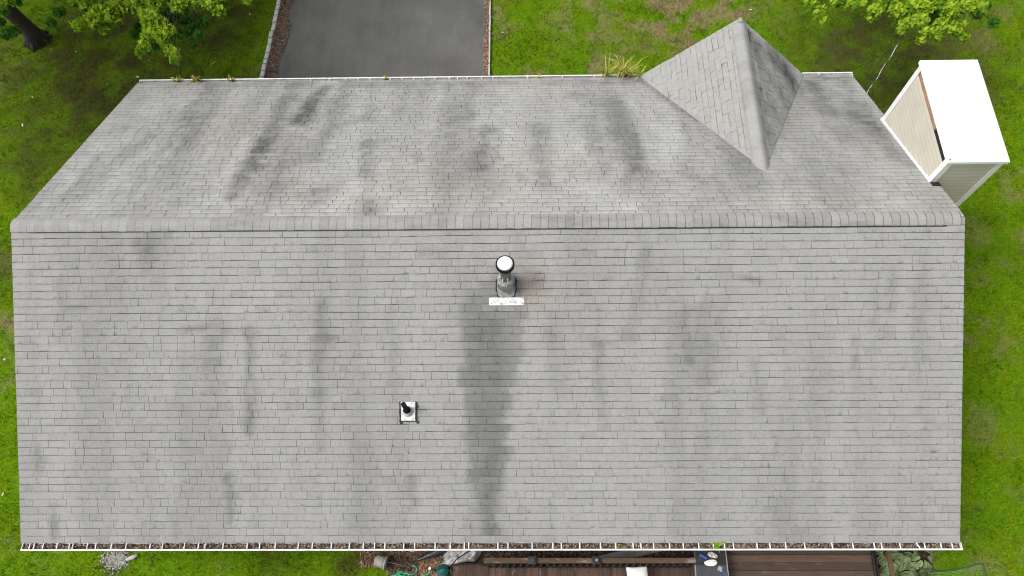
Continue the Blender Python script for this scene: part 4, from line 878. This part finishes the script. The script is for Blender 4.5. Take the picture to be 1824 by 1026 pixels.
# cushion
cq = [at(px, py, ZD + .45) for px, py in ((1115, 1010), (1152, 1008), (1155, 1034), (1119, 1036))]
cx_, cy_ = sum(p[0] for p in cq) / 4, sum(p[1] for p in cq) / 4
m = MB(); n = 12
for i in range(n + 1):
    for j in range(n + 1):
        s, t = i / n, j / n; p = (cq[0] * (1 - s) + cq[1] * s) * (1 - t) + (cq[3] * (1 - s) + cq[2] * s) * t; b = (math.sin(math.pi * s) * math.sin(math.pi * t)) ** .4
        pin = .012 * (math.sin(math.pi * s) * (1 if t in (0, 1) else 0)); m.v.append((p[0], p[1] + (-pin if t == 0 else pin), p[2] + .07 * b + .01 * float(vnoise(s * 5, t * 5))))
for i in range(n):
    for j in range(n): q = i * (n + 1) + j; m.f.append((q, q + n + 1, q + n + 2, q + 1))
base_n = len(m.v)
for v in list(m.v)[:base_n]: m.v.append((v[0], v[1], 2 * (ZD + .45) - v[2]))
for f in list(m.f): m.f.append(tuple(base_n + k for k in f[::-1]))
tag(m.build('cushion', M['cushion'], smooth=True), 'white square cushion on the lower deck seat', 'cushion')
st = empty('stool', (cx_, cy_, ZD)); tag(st, 'low dark stool under the white cushion', 'stool')
MB().box(cx_ - .15, cx_ + .15, cy_ - .12, cy_ + .12, ZD + .33, ZD + .36).build('seat', M['rail_dark'], st)
for sx in (-1, 1):
    for sy in (-1, 1): MB().box(cx_ + sx * .13 - .015, cx_ + sx * .13 + .015, cy_ + sy * .1 - .015, cy_ + sy * .1 + .015, ZD, ZD + .33).build('leg', M['rail_dark'], st)
# slanting grey panel behind the rail
def sheet(pix, z, name, mt, label, cat, thick=.03, disp=0):
    m = MB(); T = [tuple(at(x, y, z)) for x, y in pix]; Bt = [(p[0], p[1], p[2] - thick) for p in T]; m.v = T + Bt; n = len(T); up = True
    m.f = [tuple(range(n))[::-1], tuple(range(n, 2 * n))] + [(i, (i + 1) % n, n + (i + 1) % n, n + i) for i in range(n)]
    return tag(m.build(name, mt), label, cat)
sheet([(1066, 994), (1066, 990), (1140, 974), (1190, 966), (1215, 966), (1200, 976), (1170, 984), (1130, 993)], .05, 'concrete_slab', worn('dark_concrete', (.17, .16, .165), (.10, .09, .09), 6, .6, .8), 'grey concrete slab slanting behind the wooden rail', 'slab', .06)  # slab in a darker grey than the pale concrete block
m = MB(); p0 = at(1172, 994, .02); p1 = at(1238, 965, .02); m.box(p0[0], p1[0], p0[1], p1[1], -.01, .012); tag(m.build('window_well', M['black']), 'black opening behind the wooden rail beside the slab', 'opening')
sheet([(724, 966), (790, 966), (786, 976), (758, 978), (731, 983)], .08, 'splash_block', M['concrete'], 'pale concrete block in the leaves under the gutter', 'block', .06)
# rumpled tarp
def tarp():
    pix0 = [(782, 1003), (868, 1003)]; n, k = 44, 26; m = MB()
    for j in range(k + 1):
        for i in range(n + 1):
            s, t = i / n, j / n * n / k
            lx = 781 + 16 * (1 - t) ** 1; rx = 846 + 26 * (1 - t) ** .8; px = lx + (rx - lx) * s; py = 962 + (1007 - 962) * t + 5 * math.sin(s * 4 + 1)
            e = min(s, 1 - s, t, 1 - t) * 6; e = min(1, e); z = .04 + e * (.10 + .28 * float(fbm(np.array(s * 4 + t * 1.5), np.array(t * 3 - s * 1.2), 3)) + .05 * float(vnoise(s * 16 + t * 10, t * 7)))
            p = at(px, py, z); m.v.append(tuple(p))
    for j in range(k):
        for i in range(n): q = j * (n + 1) + i; m.f.append((q, q + n + 1, q + n + 2, q + 1))
    o = m.build('tarp', M['tarp'], smooth=True); s_ = o.modifiers.new('s', 'SOLIDIFY'); s_.thickness = .006; return tag(o, 'rumpled pale grey tarp beside the end of the deck', 'tarp')
tarp()
m = MB(); m.tube([at(806, 1030, .5), at(803, 1018, .52), at(804, 1008, .5), at(812, 997, .42), at(830, 985, .35), at(850, 974, .3)], .012, 8); tag(m.build('cable', M['black_plastic'], smooth=True), 'thin dark cable curving over the grey tarp', 'cable')
# black tapered bundle
m = MB(); m.tube([at(740, 998, .06), at(750, 994, .08), at(765, 989, .11), at(780, 982, .12), at(795, 974, .12), at(805, 968, .12)], [.02, .045, .075, .10, .11, .10], 14); o = tag(m.build('plastic_bag', M['black_plastic'], smooth=True), 'long black plastic bundle tapering onto the leaf litter', 'bundle')
d = o.modifiers.new('s', 'SUBSURF'); d.levels = 2; d.render_levels = 2; d = o.modifiers.new('d', 'DISPLACE'); tx = bpy.data.textures.new('b', 'CLOUDS'); tx.noise_scale = .08; d.texture = tx; d.strength = .04
# fallen pot
a = at(668.5, 998, .13); b = at(688, 1003, .15); pot = empty('plant_pot', (a[0], a[1], 0)); tag(pot, 'grey plastic plant pot lying on its side spilling soil', 'plant pot')
a[2] = .13; b[2] = .155; dr = (b - a) / np.linalg.norm(b - a)
MB().tube([a, a + dr * .005, b, b + dr * .001, b - dr * .02, a + dr * .03], [.02, .092, .132, .118, .115, .08], 24).build('shell', M['pot'], pot, True)
MB().tube([b - dr * .012, b + dr * .012], [.140, .140], 24, False).build('rim', M['pot'], pot, True)
MB().tube([b - dr * .03, b - dr * .028], [.11, .11], 20).build('soil', M['mulch'], pot)
def sp2():
    px, py = R_.gauss(712, 15), R_.gauss(1002, 7)
    if px < 690: return None
    p = at(px, py, .02); return (p[0], p[1], .01 + R_.random() * .07)
litter('spilled_soil', pts_in(700, sp2), .05, M['litter_dark'], 'dark soil and leaves spilled from the fallen pot', 'soil')
m = MB(); m.tube([at(688, 1001, .12), at(705, 1004, .13), at(722, 1009, .08)], [.006, .005, .004], 6); tag(m.build('dry_twig', worn('dry_stem', (.25, .2, .15))), 'thin dry twig trailing out of the fallen pot', 'twig')
# hose
hp = [(702, 1030), (708, 1022), (716, 1020), (722, 1023), (716, 1026), (708, 1019), (714, 1018), (726, 1022), (734, 1023), (741, 1019), (742, 1012), (738, 1008), (731, 1008)]
ctrl = [at(x, y, .04 + .01 * (i % 3)) for i, (x, y) in enumerate(hp)]
def smooth_path(c, n=8):
    out = []
    for i in range(len(c) - 1):
        p0, p1, p2, p3 = c[max(i - 1, 0)], c[i], c[i + 1], c[min(i + 2, len(c) - 1)]
        for k in range(n): t = k / n; out.append(.5 * ((2 * p1) + (-p0 + p2) * t + (2 * p0 - 5 * p1 + 4 * p2 - p3) * t * t + (-p0 + 3 * p1 - 3 * p2 + p3) * t ** 3))
    return out + [c[-1]]
m = MB(); m.tube(smooth_path(ctrl), .014, 8); m.tube(smooth_path([at(692, 1029, .03), at(700, 1025, .04), at(709, 1024, .05), at(719, 1027, .03), at(725, 1034, .02)]), .014, 8)
m.tube(smooth_path([at(744, 1030, .04), at(755, 1025, .05), at(766, 1020, .06), at(770, 1018, .06)]), .014, 8); tag(m.build('garden_hose', M['hose'], smooth=True), 'bright green garden hose coiled on the leaves', 'hose')
# watering can (lying, mouth towards the house)
wc = at(789, 1017, .18); can = empty('watering_can', (wc[0], wc[1], 0)); tag(can, 'dark teal watering can with white rose by the deck corner', 'watering can')
MB().tube([(wc[0], wc[1], .01), (wc[0], wc[1], .02), (wc[0], wc[1], .26), (wc[0], wc[1], .30), (wc[0], wc[1], .302), (wc[0], wc[1], .26)], [.1, .125, .125, .105, .085, .085], 26).build('body', M['can'], can, True)
tip = at(767, 1013, .33); MB().tube([(wc[0] - .1, wc[1], .1), (wc[0] - .16, wc[1] + .01, .2), tuple(tip)], [.03, .022, .016], 10).build('spout', M['can'], can, True)
d_ = (tip - np.array([wc[0] - .16, wc[1] + .01, .2])); d_ /= np.linalg.norm(d_); MB().tube([tip, tip + d_ * .035], [.016, .03], 14).build('rose', M['white_plastic'], can)
MB().tube([(wc[0] + .11, wc[1], .12), (wc[0] + .19, wc[1], .22), (wc[0] + .14, wc[1], .34), (wc[0] + .02, wc[1] + .02, .38), (wc[0] - .07, wc[1] + .02, .31)], .013, 8).build('handle', M['can'], can, True)
tuft(787, 990, 0, 10, .3, .05, M['hosta'], 'small green weed standing behind the watering can', .016, .4, at(787, 1000, .02)).pop('group')
# hosta plants
def hosta(px, py, n, R0, label, seed):
    r = random.Random(seed); c = at(px, py, .05); V = []; F = []; rn = []
    for i in range(n):
        a = r.uniform(0, 6.28); k = r.uniform(.35, 1) * R0; L = r.uniform(.12, .2); w = L * r.uniform(.2, .3); b = c + np.array([math.cos(a) * k * .9, math.sin(a) * k * .9, .12 + .2 * (1 - k / R0)]); dr = np.array([math.cos(a), math.sin(a), -.2 - .5 * k / R0]); sd = np.array([-math.sin(a), math.cos(a), 0]); n0 = len(V); v = r.random() ** 1.6
        for j in range(7):
            t = j / 6; ww = w * math.sin(math.pi * min(1, t * .93 + .06)) ** .8; m_ = b + dr * L * t + np.array([0, 0, -.10 * t * t]); V += [tuple(m_ - sd * ww + np.array([0, 0, .03 * (ww / w)])), tuple(m_), tuple(m_ + sd * ww + np.array([0, 0, .03 * (ww / w)]))]; rn += [v + .75, v * .5, v + .75]
        for j in range(6):
            for q in (0, 1): F.append((n0 + 3 * j + q, n0 + 3 * j + q + 1, n0 + 3 * j + q + 4, n0 + 3 * j + q + 3))
    m = MB(); m.v = V; m.f = F; o = m.build('hosta_plant', M['hosta'], smooth=True, attrs={'rnd': np.clip(rn, 0, 1)}); return tag(o, label, 'plant')
hosta(1570, 988, 22, .22, 'dark hosta between the upper deck edge and the handrail', 1)
hosta(1571, 1018, 22, .24, 'green hosta nearest the frame bottom left of the handrail', 2)
hosta(1604, 984, 40, .28, 'variegated hosta right of the handrail directly under the gutter', 3)
hosta(1600, 1014, 50, .30, 'large variegated hosta right of the handrail below the others', 4)
hosta(1634, 990, 26, .25, 'pale hosta at the right end of the bed beside the lawn', 5)
hosta(1630, 1020, 26, .26, 'yellowing hosta between the large hosta and the net', 6)
m = MB(); a0 = at(1556, 1035, 0); a1 = at(1652, 962, 0); m.box(a0[0], a1[0], a0[1], a1[1], -.05, -.008); tag(m.build('plant_bed', M['mulch']), 'dark soil under the hosta plants', 'bed', None, 'structure')
# sports net
gz = .8; gp = [at(x, y, z) for x, y, z in ((1640, 1013, .25), (1665, 1017, .35), (1700, 1015, .6), (1735, 1007, .8), (1746, 1004, .85), (1752, 1007, .85), (1757, 1030, .8), (1759, 1050, .6))]
nt = empty('sports_net', (gp[3][0], gp[3][1], 0)); tag(nt, 'small sports net with dark curved frame on the lawn', 'net')
MB().tube(smooth_path(gp, 6), [.012] * 43 if False else .014, 8).build('frame', M['net_frame'], nt, True)
ends = [gp[0] + np.array([0.05, -.5, -.2]), at(1759, 1060, .05)]
m = MB(); path = smooth_path(gp[:6], 6); n = len(path)
bot = [at(1642 + (1752 - 1642) * i / (n - 1), 1034, .12 + .02 * math.sin(i)) for i in range(n)]
for i in range(0, n, 2): m.tube([path[i], (path[i] + bot[i]) / 2 + np.array([0, 0, -.06]), bot[i]], .0022, 4)
for f_ in (.15, .3, .45, .6, .8, 1): m.tube([path[i] * (1 - f_) + bot[i] * f_ + np.array([0, 0, -.12 * f_ * (1 - f_)]) for i in range(n)], .0022, 4)
m.build('netting', M['net'], nt)
MB().tube(smooth_path([gp[0], at(1636, 1008, .12), at(1640, 1003, .08), at(1646, 1002, .06), at(1652, 1008, .05)], 5), .012, 8).build('frame_foot', M['net_frame'], nt, True)
